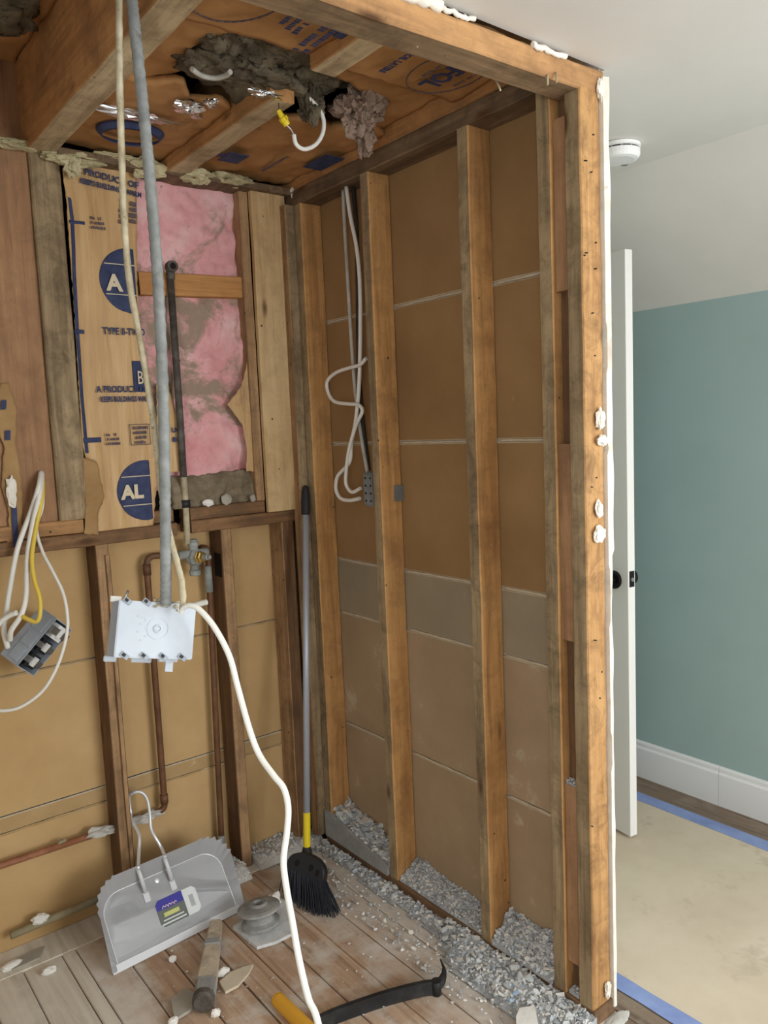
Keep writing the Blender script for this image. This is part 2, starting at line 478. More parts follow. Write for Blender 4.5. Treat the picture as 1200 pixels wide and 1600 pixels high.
M['yellow'] = NT('yellow_plastic').done((228, 202, 42), .45)
M['ochre'] = NT('ochre_grip').done((214, 158, 52), .55)
M['plastic_black'] = NT('black_plastic').done((40, 40, 42), .5)
M['bristle'] = NT('bristle').done((44, 46, 54), .6)
M['shard_grey'] = speckle('grey_shard', ((158, 152, 140), (168, 162, 150), (178, 172, 160)), 14, .2, .001, .8)
M['shard_beige'] = speckle('beige_shard', ((198, 184, 162), (206, 192, 170), (212, 200, 178)), 14, .2, .001, .8)
M['lead'] = speckle('dusty_lead', ((126, 126, 124), (150, 150, 147), (172, 172, 168)), 20, .5, .002, .8)
M['foil'] = NT('foil').done((225, 225, 225), .22, metal=1)
M['plastic_white'] = NT('white_plastic').done((230, 230, 228), .4)
M['sticker_blue'] = NT('sticker_blue').done((66, 62, 158), .5)
M['sticker_dark'] = NT('sticker_grey').done((108, 112, 108), .5)
M['sticker_white'] = NT('sticker_white').done((224, 228, 228), .5)
M['sticker_pink'] = NT('sticker_pink').done((236, 206, 216), .5)
M['sticker_green'] = NT('sticker_green').done((206, 210, 130), .5)

# ------------------------------------------------------------------ the setting
W, T = .0834, .042
ZC = 2.33            # white ceiling
def struct(o): return tag(o, kind='structure')
def xz(pts): return [(p[0], p[2]) for p in pts]
def yx(pts): return [(p[1], p[0]) for p in pts]

# floor: dark slab with boards on it
bm = NB(); box(bm, -2.7, 1.33, -4.6, .1, -.12, -.022)
floor = struct(obj('floor', bm, M['dark']))
tag(floor, 'worn board floor of alcove and grey floor of the room beyond')
edges = [0.09, 0.0, -.101, -.205, -.306, -.417, -.508, -.594, -.705, -.806, -.912, -.952, -1.06, -1.16, -1.26, -1.36, -1.5]
for a, b in zip(edges[:-1], edges[1:]):
    m = M['plank_dusty'] if (a + b) / 2 < -.91 else M['plank']
    z1 = random.uniform(-.0015, .0015)
    g = random.uniform(.0012, .003)
    o = obj('plank', cboard(b + g, a - g, -1.36, -.10, -.02, z1, 'y', .0008, 10, bev=.0025), m, floor)
o = obj('plank', cboard(-1.5, .0, -.10, .03, -.02, .003, 'x', .001, 10, bev=.002), M['plank_dusty'], floor)
x = .09
while x < 1.3:
    for y0, y1 in ((-4.6, -2.9), (-2.9, -1.2), (-1.2, -.03)):
        obj('plank', cboard(x + .001, min(x + .118, 1.317), y0 + .001, y1 - .001, -.02, 0, 'y', .0003, 2, bev=.001), M['room_plank'], floor)
    x += .12
x = -2.7
while x < .08:
    for y0, y1 in ((-4.6, -3.0), (-3.0, -1.36)):
        obj('plank', cboard(x + .001, min(x + .118, .089), y0 + .001, y1 - .001, -.02, 0, 'y', .0003, 2, bev=.001), M['room_plank'], floor)
    x += .12

# white ceiling of the room, level and then sloping down to the knee wall
bm = NB()
box(bm, -2.7, .78, -4.6, -1.312, ZC, ZC + .014)
box(bm, .10, .78, -1.312, -.05, ZC, ZC + .014)
prism(bm, [(.78, ZC), (1.33, 1.948), (1.33, 1.966), (.78, ZC + .014)], Matrix(((1, 0, 0, 0), (0, 0, -1, 0), (0, 1, 0, 0), (0, 0, 0, 1))), .05, 4.6)
ceiling = struct(obj('ceiling', bm, M['white']))
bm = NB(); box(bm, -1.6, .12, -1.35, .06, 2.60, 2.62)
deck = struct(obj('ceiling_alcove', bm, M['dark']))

# teal wall on the right with an opening for the side window
bm = NB()
X0, X1 = 1.318, 1.34
box(bm, X0, X1, -2.4, -.03, 0, 1.96); box(bm, X0, X1, -4.6, -3.6, 0, 1.96)
box(bm, X0, X1, -3.6, -2.4, 0, .8); box(bm, X0, X1, -3.6, -2.4, 1.8, 1.96)
struct(obj('wall_right', bm, M['teal']))
# back wall of the room beyond the door
bm = NB(); box(bm, .108, 1.318, -.05, -.03, 0, ZC)
struct(obj('wall_far', bm, M['teal']))
# walls behind the photographer
bm = NB()
box(bm, -2.7, -.4, -4.62, -4.6, 0, ZC); box(bm, 1.1, 1.33, -4.62, -4.6, 0, ZC)
box(bm, -.4, 1.1, -4.62, -4.6, 0, .75); box(bm, -.4, 1.1, -4.62, -4.6, 2.05, ZC)
struct(obj('wall_front', bm, M['white']))
bm = NB()
box(bm, -2.72, -2.7, -4.6, -3.9, 0, ZC); box(bm, -2.72, -2.7, -2.7, -1.3, 0, ZC)
box(bm, -2.72, -2.7, -3.9, -2.7, 0, .8); box(bm, -2.72, -2.7, -3.9, -2.7, 2.0, ZC)
struct(obj('wall_left', bm, M['white']))
bm = NB(); box(bm, -2.7, -1.5, -1.34, -1.32, 0, ZC); box(bm, -1.52, -1.5, -1.34, .03, 0, 2.6)
struct(obj('wall_alcove_left', bm, M['white']))

# baseboard along the teal wall: two lengths with a butt joint
def base_profile(y0, y1):
    bm = NB()
    prof = [(1.318, 0), (1.302, 0), (1.302, .128), (1.308, .136), (1.308, .150), (1.313, .158), (1.318, .158)]
    prism(bm, prof, Matrix(((1, 0, 0, 0), (0, 0, -1, 0), (0, 1, 0, 0), (0, 0, 0, 1))), -y1, -y0)
    return bm
bb = struct(obj('baseboard_right', base_profile(-.935, -.06), M['trim']))
obj('baseboard_length', base_profile(-4.59, -.9365), M['trim'], bb)

# ------------------------------------------------------------------ stud partition (runs along Y at X = 0)
bm = NB(); box(bm, .0945, .107, -1.30, .07, 0, 2.6)
part = struct(obj('wall_partition', bm, M['plaster']))
FM = {'x0': 1}
def stud(y, z0=.042, z1=2.30, x0=0., x1=W, t=T, mats=None, parent=part, name='stud', wob=.0014):
    return obj(name, cboard(x0, x1, y, y + t, z0, z1, 'z', wob, 22, face_mi=FM, bev=.003), mats or [M['stud'], M['stud_face']], parent)
stud(-.16, mats=[M['stud'], M['stud_face']])
stud(-.537); stud(-.962)
stud(-1.2315, mats=[M['stud'], M['stud_face']])
stud(-1.317, z0=.02, z1=2.275, x1=.072, t=.045, mats=[M['post'], M['stud_face']], name='end_post', wob=.002)
for z0, z1 in ((1.835, 2.225), (.99, 1.475), (.135, .615)):
    obj('spacer_block', cboard(.006, .025, -1.2705, -1.233, z0, z1, 'z', .001, 8, bev=.002), M['red'], part)
obj('gap_shade_board', cboard(.026, .07, -1.2705, -1.2335, .042, 2.29, 'z', .001, 8), M['darkstud'], part)  # added dark board, its colour standing in for the shade deep in the gap
obj('bottom_plate', cboard(-.002, W, -1.322, -.12, .0, .042, 'y', .0025, 26, bev=.003), M['plate'], part)
obj('top_plate', cboard(-.002, W, -1.21, -.06, 2.30, 2.348, 'y', .002, 26, bev=.003), M['top_plate'], part)
# brown gypsum lath boards, seen from their back, one strip above the other
rows = [(.0, .457, 'lath_dusty'), (.463, .874, 'lath_dusty'), (.881, 1.068, 'lath_grey'), (1.074, 1.480, 'lath'), (1.487, 1.902, 'lath'), (1.909, 2.34, 'lath')]
for z0, z1, m in rows:
    bm = cboard(W + .001, W + .0105, -1.22, .044, z0, z1, 'y', .0006, 20, bev=.0035)
    for f in bm.faces:
        if abs(f.normal.z) > .3: f.material_index = 1
    obj('lath_board', bm, [M[m], M['lath_edge']], part)
# plaster squeezed through the joints
for z in (.460, .8775, 1.071, 1.4835, 1.9055):
    bm = NB()
    for a, b in ((-.50, -.165), (-.92, -.545), (-1.19, -.97)):
        pts = [Vector((W + .0015 + noise.noise(Vector((y * 30, z * 9, 0))) * .002, y, z + noise.noise(Vector((y * 25, z * 7, 4))) * .002)) for y in [a + (b - a) * i / 26 for i in range(27)]]
        tube(bm, pts, .0034, 5, rough=.5)
    obj('plaster_key', bm, M['lath_edge'], part)
# broken edge of plaster along the end post
bm = NB()
N = 130
rg = []
for i in range(N + 1):
    z = .02 + (2.285) * i / N
    a = noise.noise(Vector((z * 14, 0, 2))) * .004 + noise.noise(Vector((z * 50, 0, 2))) * .0025
    b = noise.noise(Vector((z * 9, 5, 2))) * .002 - (.004 if z < 1.2 else 0)
    xa = .074 + a + (.005 if noise.noise(Vector((z * 5, 8, 1))) > .22 else 0)
    xb = .0875 + b
    rg.append([bm.verts.new((xa, -1.326 + a * .6, z)), bm.verts.new((xb, -1.332 - b, z)), bm.verts.new((xb + .002, -1.27, z)), bm.verts.new((.0735, -1.27, z))])
for i in range(N):
    for j in range(4): bm.faces.new((rg[i][j], rg[i][(j + 1) % 4], rg[i + 1][(j + 1) % 4], rg[i + 1][j]))
bm.faces.new(rg[0][::-1]); bm.faces.new(rg[-1])
obj('plaster_edge', bm, M['plaster'], part)

def lump(c_, r, seed, amp=.45, det=3, flat=None):
    bm = NB()
    bmesh.ops.create_icosphere(bm, subdivisions=det, radius=1)
    sv = Vector((seed * 3.7, seed * 1.3, seed * 7.1))
    for v in bm.verts:
        d = v.co.copy()
        k = 1 + amp * noise.noise(d * 1.6 + sv) + amp * .6 * noise.noise(d * 4 + sv)
        v.co = Vector((d.x * r[0] * k, d.y * r[1] * k, d.z * r[2] * k)) + Vector(c_)
    return bm
for i, (p, r) in enumerate((((0.069, -1.322, 2.277), (.010, .007, .024)), ((0.051, -1.324, 1.530), (.013, .007, .024)), ((0.057, -1.326, 1.480), (.02, .008, .013)),
                            ((0.041, -1.324, 1.318), (.011, .007, .02)), ((0.041, -1.325, 1.257), (.018, .009, .02)), ((0.050, -1.325, 0.082), (.010, .006, .022)))):
    obj('plaster_lump', lump(p, r, i + 3), M['plaster'], part)
# bent nails left in the post
for i, (x, y) in enumerate(((923, 270), (915, 395), (930, 380), (912, 400), (928, 420), (924, 490), (928, 555), (932, 745), (924, 760), (929, 1000), (936, 1090), (925, 1290), (913, 250), (926, 210))):
    ex = ([(0.036, -1.317, 2.091), (0.013, -1.317, 1.911), (0.050, -1.317, 1.936), (0.006, -1.317, 1.903), (0.043, -1.317, 1.877), (0.032, -1.317, 1.775), (0.039, -1.317, 1.680), (0.042, -1.317, 1.394), (0.022, -1.317, 1.373), (0.026, -1.317, 0.999), (0.041, -1.317, 0.852), (0.005, -1.317, 0.534), (0.014, -1.317, 2.115), (0.045, -1.317, 2.176)])[i]
    bm = NB(); e = Vector(ex)
    dv = Vector((random.uniform(-.4, .4), -1, random.uniform(-.8, .3))).normalized()
    tube(bm, [e + Vector((0, .004, 0)), e + dv * random.uniform(.003, .009)], .0017, 6)
    obj('nail', bm, M['iron'], part)
# mortar and plaster swept around the post foot
bm = lump((.06, -1.345, .002), (.045, .018, .005), 21, .2, 3); obj('plaster_lump', bm, M['dustgrey'], part)

# ------------------------------------------------------------------ back wall (runs along X at Y = -.06)
YB = -.06
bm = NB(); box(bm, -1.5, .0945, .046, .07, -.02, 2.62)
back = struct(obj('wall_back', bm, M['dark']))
for z0, z1, m in ((.0, .366, 'lath_lower'), (.369, .418, 'lath_pale'), (.421, .842, 'lath_lower'), (.846, 1.24, 'lath_lower')):
    bm = cboard(-1.49, .082, .030, .0395, z0, z1, 'x', .0008, 22, bev=.003)
    for f in bm.faces:
        if abs(f.normal.z) > .3: f.material_index = 1
    obj('lath_board', bm, [M[m], M['lath_edge']], back)
for z in (.3675, .844):
    bm = NB()
    for a, b in ((-1.3, -.75), (-.70, -.34), (-.28, -.07)):
        tube(bm, [Vector((x, .029 + noise.noise(Vector((x * 30, z, 0))) * .002, z + noise.noise(Vector((x * 25, z * 7, 4))) * .002)) for x in [a + (b - a) * i / 22 for i in range(23)]], .003, 5, rough=.4)
    obj('plaster_key', bm, M['lath_pale'], back)
FB = {'y0': 1}
def bstud(x0, x1, z0, z1, mats, y0=YB, y1=.029, name='stud', wob=.0014):
    return obj(name, cboard(x0, x1, y0, y1, z0, z1, 'z', wob, 18, face_mi=FB, bev=.0025), mats, back)
bstud(-.742, -.702, .003, 1.213, [M['darkstud'], M['oldstud']])
bstud(-.716, -.700, .003, 1.18, [M['darkstud'], M['oldstud']], y0=-.066, y1=-.061, name='furring_strip')
s_ = bstud(-.322, -.282, .003, 1.213, [M['darkstud'], M['oldstud']])
bstud(-.083, -.035, .003, 1.213, [M['oldstud'], M['darkstud']])
bstud(-.034, .012, .042, 2.30, [M['oldstud'], M['stud_face']], y0=-.1165, y1=-.07)
# black scorch from an old soldered joint
bm = NB(); box(bm, -.3235, -.3222, -.05, .0, 1.05, 1.13, .0008); obj('scorch_mark', bm, M['scorch'], s_)
# sill rails half way up
obj('sill_rail', cboard(-1.49, -.475, YB - .002, .03, 1.213, 1.2545, 'x', .0016, 22, bev=.003), M['rail'], back)
obj('sill_rail', cboard(-.425, -.005, YB - .002, .03, 1.213, 1.2545, 'x', .0016, 12, bev=.003), M['rail'], back)
obj('sill_rail', cboard(-1.49, -.77, YB, .03, 1.256, 1.298, 'x', .0016, 16, bev=.003), M['header'], back)
obj('sill_rail', cboard(-.74, -.475, YB + .022, .03, 1.256, 1.297, 'x', .0016, 10, bev=.003), M['rail'], back)
obj('sill_rail', cboard(-.425, -.147, YB, .03, 1.256, 1.298, 'x', .0016, 10, bev=.003), M['rail'], back)
# upper part: wide brown board, weathered stud, pale board
obj('brown_panel', cboard(-1.49, -.838, -.05, -.03, 1.299, 2.60, 'z', .002, 20), M['panel'], back)
obj('stud', cboard(-.838, -.754, YB - .004, .03, 1.299, 2.345, 'z', .002, 20, bev=.004), M['stud_face'], back)
obj('stud', cboard(-.176, -.143, YB + .002, .03, 1.299, 2.345, 'z', .0016, 20), M['oldstud'], back)
obj('pale_board', cboard(-.143, -.010, -.082, YB, 1.257, 2.345, 'z', .002, 20, bev=.003), M['pale'], back)
bm = cboard(-.535, -.150, -.045, .0, 1.985, 2.055, 'x', .0012, 12, bev=.003)
bm.transform(Matrix.Translation((-.34, 0, 2.02)) @ Matrix.Rotation(radians(-2.2), 4, 'Y') @ Matrix.Translation((.34, 0, -2.02)))
obj('nailing_block', bm, M['block'], back)
bm = NB(); box(bm, -.77, .0, -.105, .04, 2.338, 2.36); obj('top_plate', bm, M['top_plate'], back)
# crust of old plaster along the top of the wall
for i, (p, r) in enumerate((((-0.720, -0.085, 2.337), (.075, .03, .018)), ((-0.728, -0.095, 2.319), (.022, .02, .03)), ((-0.590, -0.090, 2.364), (.075, .02, .010)),
                            ((-0.506, -0.090, 2.350), (.055, .025, .026)), ((-0.349, -0.100, 2.353), (.055, .03, .022)), ((-0.221, -0.090, 2.356), (.075, .03, .018)),
                            ((-0.878, -0.080, 2.353), (.06, .025, .012)), ((0.008, -0.110, 2.336), (.012, .012, .025)))):
    obj('plaster_crust', lump(p, r, i + 40, .55, 4), M['crust'] if i < 7 else M['plaster'], back)

# ------------------------------------------------------------------ alcove ceiling framing
FJ = {'z0': 1}
def joist(x0, x1, y0, y1, z0=2.346, z1=2.60, wob=.002):
    return obj('joist', cboard(x0, x1, y0, y1, z0, z1, 'y', wob, 16, face_mi=FJ, bev=.003), [M['joist'], M['joist_bottom']], deck)
joist(-.848, -.772, -1.30, .04)
joist(-.447, -.377, -.735, .04, z1=2.52)
joist(-.447, -.377, -1.30, -.915, z1=2.52)
joist(.005, .075, -1.30, .04, z0=2.352, z1=2.56)
bm = cboard(-1.5, .085, -1.317, -1.242, 2.268, 2.322, 'x', .002, 30, face_mi=FJ, bev=.003)
for v in bm.verts: v.co.z += .02 * v.co.x
obj('header', bm, [M['header'], M['header_bottom']], deck)
bm = NB()
for a, b, h in ((-.62, -.42, .018), (-.42, -.33, .008), (-.16, -.05, .010)):
    tube(bm, [Vector((a + (b - a) * i / 14, -1.320, 2.318 + noise.noise(Vector((i * .7, a, 0))) * .005)) for i in range(15)], h * .6, 6, rough=.7)
obj('plaster_edge', bm, M['plaster'], deck)
for i, (a, b) in enumerate((((-0.365, -1.180, 2.300), (-0.443, -1.276, 2.260)), ((-0.140, -1.183, 2.320), (-0.156, -1.224, 2.260)), ((-0.102, -1.311, 2.280), (-0.128, -1.333, 2.240)), ((-0.083, -1.319, 2.280), (-0.102, -1.336, 2.250)))):
    bm = NB(); tube(bm, [a, b], .0022, 6); obj('nail', bm, M['cable_dirty'], deck)

# ------------------------------------------------------------------ the open door
bm = NB()
ddir = Vector((.13, .99, 0)).normalized(); dn = Vector((ddir.y, -ddir.x, 0))
D0 = Vector((.834, -.857, .012))
MD = Matrix(((ddir.x, dn.x, 0, D0.x), (ddir.y, dn.y, 0, D0.y), (0, 0, 1, D0.z), (0, 0, 0, 1)))
box(bm, 0, .76, 0, .035, 0, 2.085, M=MD)
bmesh.ops.bevel(bm, geom=bm.edges[:], offset=.0015, segments=1, affect='EDGES')
door = struct(obj('door_1', bm, M['door']))
for s in (-1, 1):
    bm = NB()
    z = .945
    o_ = MD @ Vector((.062, 0 if s < 0 else .035, z))
    F = frame(o_, ddir, dn * s)
    lathe(bm, [(.033, 0), (.033, .006), (.028, .009), (.012, .010), (.012, .028), (.022, .032), (.028, .042), (.028, .054), (.020, .061), (.002, .063)], F, 24)
    obj('door_knob', bm, M['black'], door, smooth=False)
bm = NB(); box(bm, -.0022, -.0004, .006, .029, .925, 1.0 - .018, M=MD); lp = obj('latch_plate', bm, M['black'], door)
bm = NB(); F = frame(MD @ Vector((0, .0175, .952)), dn, -ddir); lathe(bm, [(.0075, 0), (.0075, .006), (.005, .009)], F, 12); obj('latch_bolt', bm, M['boxmetal'], lp)
# ------------------------------------------------------------------ insulation on the back wall
MB = on_back(0)
def wr(y0, a=.004, sx=22, sy=3, seed=0):
    return lambda x, z: y0 + a * noise.noise(Vector((x * sx, z * sy, seed))) + a * .35 * noise.noise(Vector((x * 60, z * 14, seed)))
pinkpoly = [(-.535, 1.36), (-.15, 1.36), (-.145, 2.345), (-.53, 2.345)]
def hp(x, z):
    v = Vector((x, z, 1.7))
    return .012 + .016 * noise.noise(v * 7) + .012 * noise.noise(v * 16) + .006 * noise.noise(v * 45)
o = obj('insulation_batt', sheet(pinkpoly, MB, .0065, hp, .05), M['pink'], smooth=True)
tag(o, 'torn pink glass wool batt exposed between the studs of the back wall', 'insulation')

kpoly = xz([(-0.745, -0.055, 2.317), (-0.716, -0.055, 2.347), (-0.663, -0.055, 2.361), (-0.567, -0.055, 2.364), (-0.532, -0.055, 2.355), (-0.524, -0.055, 2.332), (-0.530, -0.055, 2.227), (-0.544, -0.055, 2.014), (-0.547, -0.055, 1.897), (-0.540, -0.055, 1.780), (-0.530, -0.055, 1.640), (-0.524, -0.055, 1.519), (-0.531, -0.055, 1.397), (-0.551, -0.055, 1.251), (-0.635, -0.055, 1.247), (-0.732, -0.055, 1.246), (-0.725, -0.055, 1.314), (-0.702, -0.055, 1.359), (-0.711, -0.055, 1.415), (-0.716, -0.055, 1.466), (-0.746, -0.055, 1.479), (-0.753, -0.055, 1.529), (-0.750, -0.055, 1.700), (-0.743, -0.055, 1.924), (-0.743, -0.055, 2.108), (-0.741, -0.055, 2.217)])
kraft = obj('insulation_batt', sheet(kpoly, MB, .007, wr(.055, .006, 30, 3.5), .003, .003), M['kraft'], smooth=True)
tag(kraft, 'wrinkled kraft paper batt facing printed AL in blue discs, left of the pink wool', 'insulation')
fl = obj('torn_flap', sheet(xz([(-0.758, -0.057, 1.482), (-0.717, -0.057, 1.466), (-0.710, -0.057, 1.411), (-0.702, -0.057, 1.359), (-0.725, -0.057, 1.314), (-0.733, -0.057, 1.244), (-0.772, -0.057, 1.253), (-0.762, -0.057, 1.337)]), MB, .006, wr(.066, .006, 10, 12, 4), .002, .004), M['kraft_back'], kraft, smooth=True)
K = .0570
def printed(pts_poly, parent, m='ink', yoff=K, name='printed_mark', step=.004):
    o = obj(name, sheet(pts_poly, MB, step, wr(yoff, .006, 30, 3.5), .0006), M[m], parent, smooth=True)
    return o
def stripe(pts, wd, parent, yoff=K, m='ink'):
    a = xz(pts)
    L = [(x - wd / 2, z) for x, z in a] + [(x + wd / 2, z) for x, z in a[::-1]]
    return printed(L, parent, m, yoff, 'printed_stripe', .0045)
stripe([(-0.732, -0.061, 2.238), (-0.729, -0.061, 2.181), (-0.736, -0.061, 2.016), (-0.740, -0.061, 1.850), (-0.744, -0.061, 1.662), (-0.741, -0.061, 1.494)], .010, kraft)
for a, b in (((-0.739, -0.062, 2.174), (-0.694, -0.062, 2.165)), ((-0.749, -0.062, 1.860), (-0.720, -0.062, 1.848)), ((-0.749, -0.062, 1.540), (-0.695, -0.062, 1.525))):
    printed([(a[0], b[2]), (b[0], b[2]), (b[0], a[2]), (a[0], a[2])], kraft, yoff=K + .0006, name='printed_stripe')
def disc(c_, r, xmax):
    pts = []
    for i in range(48):
        th = 2 * pi * i / 48
        pts.append((min(c_[0] + r * cos(th), xmax), c_[2] + r * sin(th)))
    return pts
c1 = (-0.565, -0.061, 2.013); e1 = (-0.551, -0.061, 2.014); c2 = (-0.566, -0.061, 1.368); e2 = (-0.551, -0.061, 1.367)
for c_, e_, r, word, tp in ((c1, e1, .098, 'A', (-0.643, -0.062, 1.981)), (c2, e2, .095, 'AL', (-0.648, -0.062, 1.347))):
    d = printed(disc(c_, r, e_[0]), kraft, name='printed_disc')
    obj('printed_lettering', text_bm(word, .066 if len(word) == 1 else .058, Matrix.Translation((tp[0], 0, tp[2])) @ on_back(-K - .0065), .0028), M['paper_white'], d)
    for dz in (.045, -.045):
        x0 = c_[0] - math.sqrt(r * r - dz * dz) + .004
        bmx = NB(); box(bmx, x0, e_[0] - .002, -K - .0055, -K - .0065, c_[2] + dz, c_[2] + dz + .0025); obj('printed_line', bmx, M['paper_white'], d)
def words(body, size, at, parent, bold=.0006, m='ink', y=-K - .0065, rot=0, sx=1):
    Mx = Matrix.Translation((at[0], 0, at[2])) @ on_back(y) @ Matrix.Rotation(radians(rot), 4, 'Z') @ Matrix.Scale(sx, 4, (1, 0, 0))
    return obj('printed_lettering', text_bm(body, size, Mx, bold), M[m], parent)
def smudges(nrow, h, wd, Mx, gap=1.5):
    """rows of print too blurred to read: short blots standing for letters"""
    bm = NB(); rr = random.Random(int(wd * 9999) + nrow)
    for r in range(nrow):
        x = rr.uniform(0, h)
        while x < wd * rr.uniform(.8, 1):
            l = rr.uniform(.35, .7) * h
            if rr.random() > .16: box(bm, x, x + l, -r * h * gap, -r * h * gap + h * rr.uniform(.75, 1), 0, .0006, M=Mx)
            x += l + h * .18
    return bm
def bsm(n, h, wd, at, parent, m='ink_thin', rot=0, y=-K - .0065):
    Mx = Matrix.Translation((at[0], 0, at[2])) @ on_back(y) @ Matrix.Rotation(radians(rot), 4, 'Z')
    return obj('printed_lettering', smudges(n, h, wd, Mx), M[m], parent)
words('A PRODUCT OF', .026, (-0.710, -0.062, 2.312), kraft, .0008, rot=-6)
words('KEEPS BUILDINGS WARM', .021, (-0.700, -0.062, 2.283), kraft, .0008, rot=-5, sx=.78)
words('TYPE II-TWO', .029, (-0.667, -0.062, 1.849), kraft, .0008, sx=.78)
words('A PRODUCT OF', .027, (-0.700, -0.062, 1.675), kraft, .0009, sx=.82)
words('KEEPS BUILDINGS WARM', .023, (-0.691, -0.062, 1.646), kraft, .0008, sx=.62)
bsm(3, .009, .05, (-0.682, -0.062, 2.183), kraft)
bsm(3, .009, .05, (-0.687, -0.062, 1.542), kraft)
bsm(2, .022, .09, (-0.573, -0.062, 2.170), kraft, rot=85)
bpos = (-0.582, -0.063, 1.676); bpt = (-0.548, -0.063, 1.771)
b_ = printed([(bpos[0], bpos[2]), (bpt[0] + .006, bpos[2]), (bpt[0] + .006, bpt[2]), (bpos[0], bpt[2])], kraft, name='printed_badge')
words('B', .058, (-0.572, -0.064, 1.700), b_, 0, 'paper_white', sx=.62)
# small printed box of text
qa = (-0.608, -0.062, 1.511); qb = (-0.544, -0.062, 1.576)
bm = NB()
for x0, x1, z0, z1 in ((qa[0], qb[0], qb[2] - .002, qb[2]), (qa[0], qb[0], qa[2], qa[2] + .002), (qa[0], qa[0] + .002, qa[2], qb[2]), (qb[0] - .002, qb[0], qa[2], qb[2])):
    box(bm, x0, x1, -K - .0078, -K - .0062, z0, z1)
obj('printed_frame', bm, M['ink_thin'], kraft)
bsm(4, .010, .05, (-0.599, -0.063, 1.560), kraft)

k2 = obj('insulation_batt', sheet(xz([(-0.502, -0.040, 1.701), (-0.463, -0.040, 1.710), (-0.448, -0.040, 1.619), (-0.418, -0.040, 1.577), (-0.420, -0.040, 1.494), (-0.439, -0.040, 1.418), (-0.520, -0.040, 1.417)]), MB, .006, wr(.040, .003), .002, .003), M['kraft'], smooth=True)
tag(k2, 'narrow kraft paper strip behind the iron pipe at the pink wool edge', 'insulation')
words('UCT', .022, (-0.464, -0.044, 1.546), k2, .0008, y=-.047)
bsm(1, .016, .045, (-0.477, -0.044, 1.515), k2, 'ink', y=-.047)
k3 = obj('insulation_batt', sheet(xz([(-0.157, -0.050, 1.821), (-0.148, -0.050, 1.701), (-0.140, -0.050, 1.395), (-0.207, -0.050, 1.404), (-0.198, -0.050, 1.472), (-0.209, -0.050, 1.562), (-0.260, -0.050, 1.633), (-0.202, -0.050, 1.697)]), MB, .006, wr(.048, .003), .002, .003), M['kraft'], smooth=True)
tag(k3, 'torn kraft paper edge with a blue stripe right of the pink wool', 'insulation')
def st3(pts, wd):
    a = xz(pts); L = [(x - wd / 2, z) for x, z in a] + [(x + wd / 2, z) for x, z in a[::-1]]
    obj('printed_stripe', sheet(L, MB, .004, wr(.0535, .003), .0006), M['ink'], k3)
st3([(-0.170, -0.053, 1.798), (-0.167, -0.053, 1.657), (-0.162, -0.053, 1.404)], .009)
k4 = obj('insulation_batt', sheet(xz([(-0.966, -0.058, 1.700), (-0.942, -0.058, 1.703), (-0.928, -0.058, 1.628), (-0.939, -0.058, 1.537), (-0.933, -0.058, 1.427), (-0.936, -0.058, 1.335), (-0.956, -0.058, 1.222), (-0.990, -0.058, 1.223), (-0.974, -0.058, 1.339), (-0.987, -0.058, 1.413), (-0.971, -0.058, 1.521), (-0.988, -0.058, 1.593)]), MB, .006, wr(.058, .003), .002, .003), M['kraft_back'], smooth=True)
tag(k4, 'ragged strip of kraft paper with blue dashes on the wide brown board', 'insulation')
for q in ([(-0.961, -0.064, 1.655), (-0.965, -0.064, 1.628)], [(-0.958, -0.064, 1.570), (-0.961, -0.064, 1.542)], [(-0.960, -0.064, 1.356), (-0.965, -0.064, 1.237)]):
    a = xz(q); obj('printed_stripe', sheet([(a[0][0] - .007, a[0][1]), (a[0][0] + .007, a[0][1]), (a[1][0] + .007, a[1][1]), (a[1][0] - .007, a[1][1])], MB, .005, wr(.0645, .003), .0008), M['ink'], k4)
obj('plaster_blob', lump((-0.964, -0.068, 1.397), (.014, .006, .04), 77), M['plaster'], k4)

# loose fill shelf on the sill under the pink wool
def hd(x, z):
    v = Vector((x, z, 4)); return .045 + .016 * noise.noise(v * 14) + .008 * noise.noise(v * 50) - max(0, z - 1.37) * .5
o = obj('loose_fill', sheet([(-.475, 1.297), (-.165, 1.297), (-.17, 1.395), (-.2, 1.412), (-.28, 1.405), (-.38, 1.40), (-.475, 1.405)], MB, .005, hd, .05, .006), M['dirt'], smooth=True)
tag(o, 'grey brown loose fill insulation heaped on the sill under the pink wool', 'insulation', kind='stuff')
for i, (p, r, m, lb) in enumerate((((-0.363, -0.066, 1.311), (.022, .012, .013), 'chunk_w', 'white plaster lump on the sill under the pink wool'),
                              ((-0.295, -0.062, 1.317), (.018, .009, .020), 'shard_grey', 'grey plaster lump on the middle of the sill below the pink wool'),
                              ((-0.193, -0.062, 1.313), (.012, .008, .014), 'shard_grey', 'small grey plaster lump on the sill near the pale board'))):
    p = (p[0], p[1], 1.299 + r[2] * .8)
    tag(obj('plaster_lump', lump(p, r, i + 60, .35, 2), M[m]), lb, 'debris')

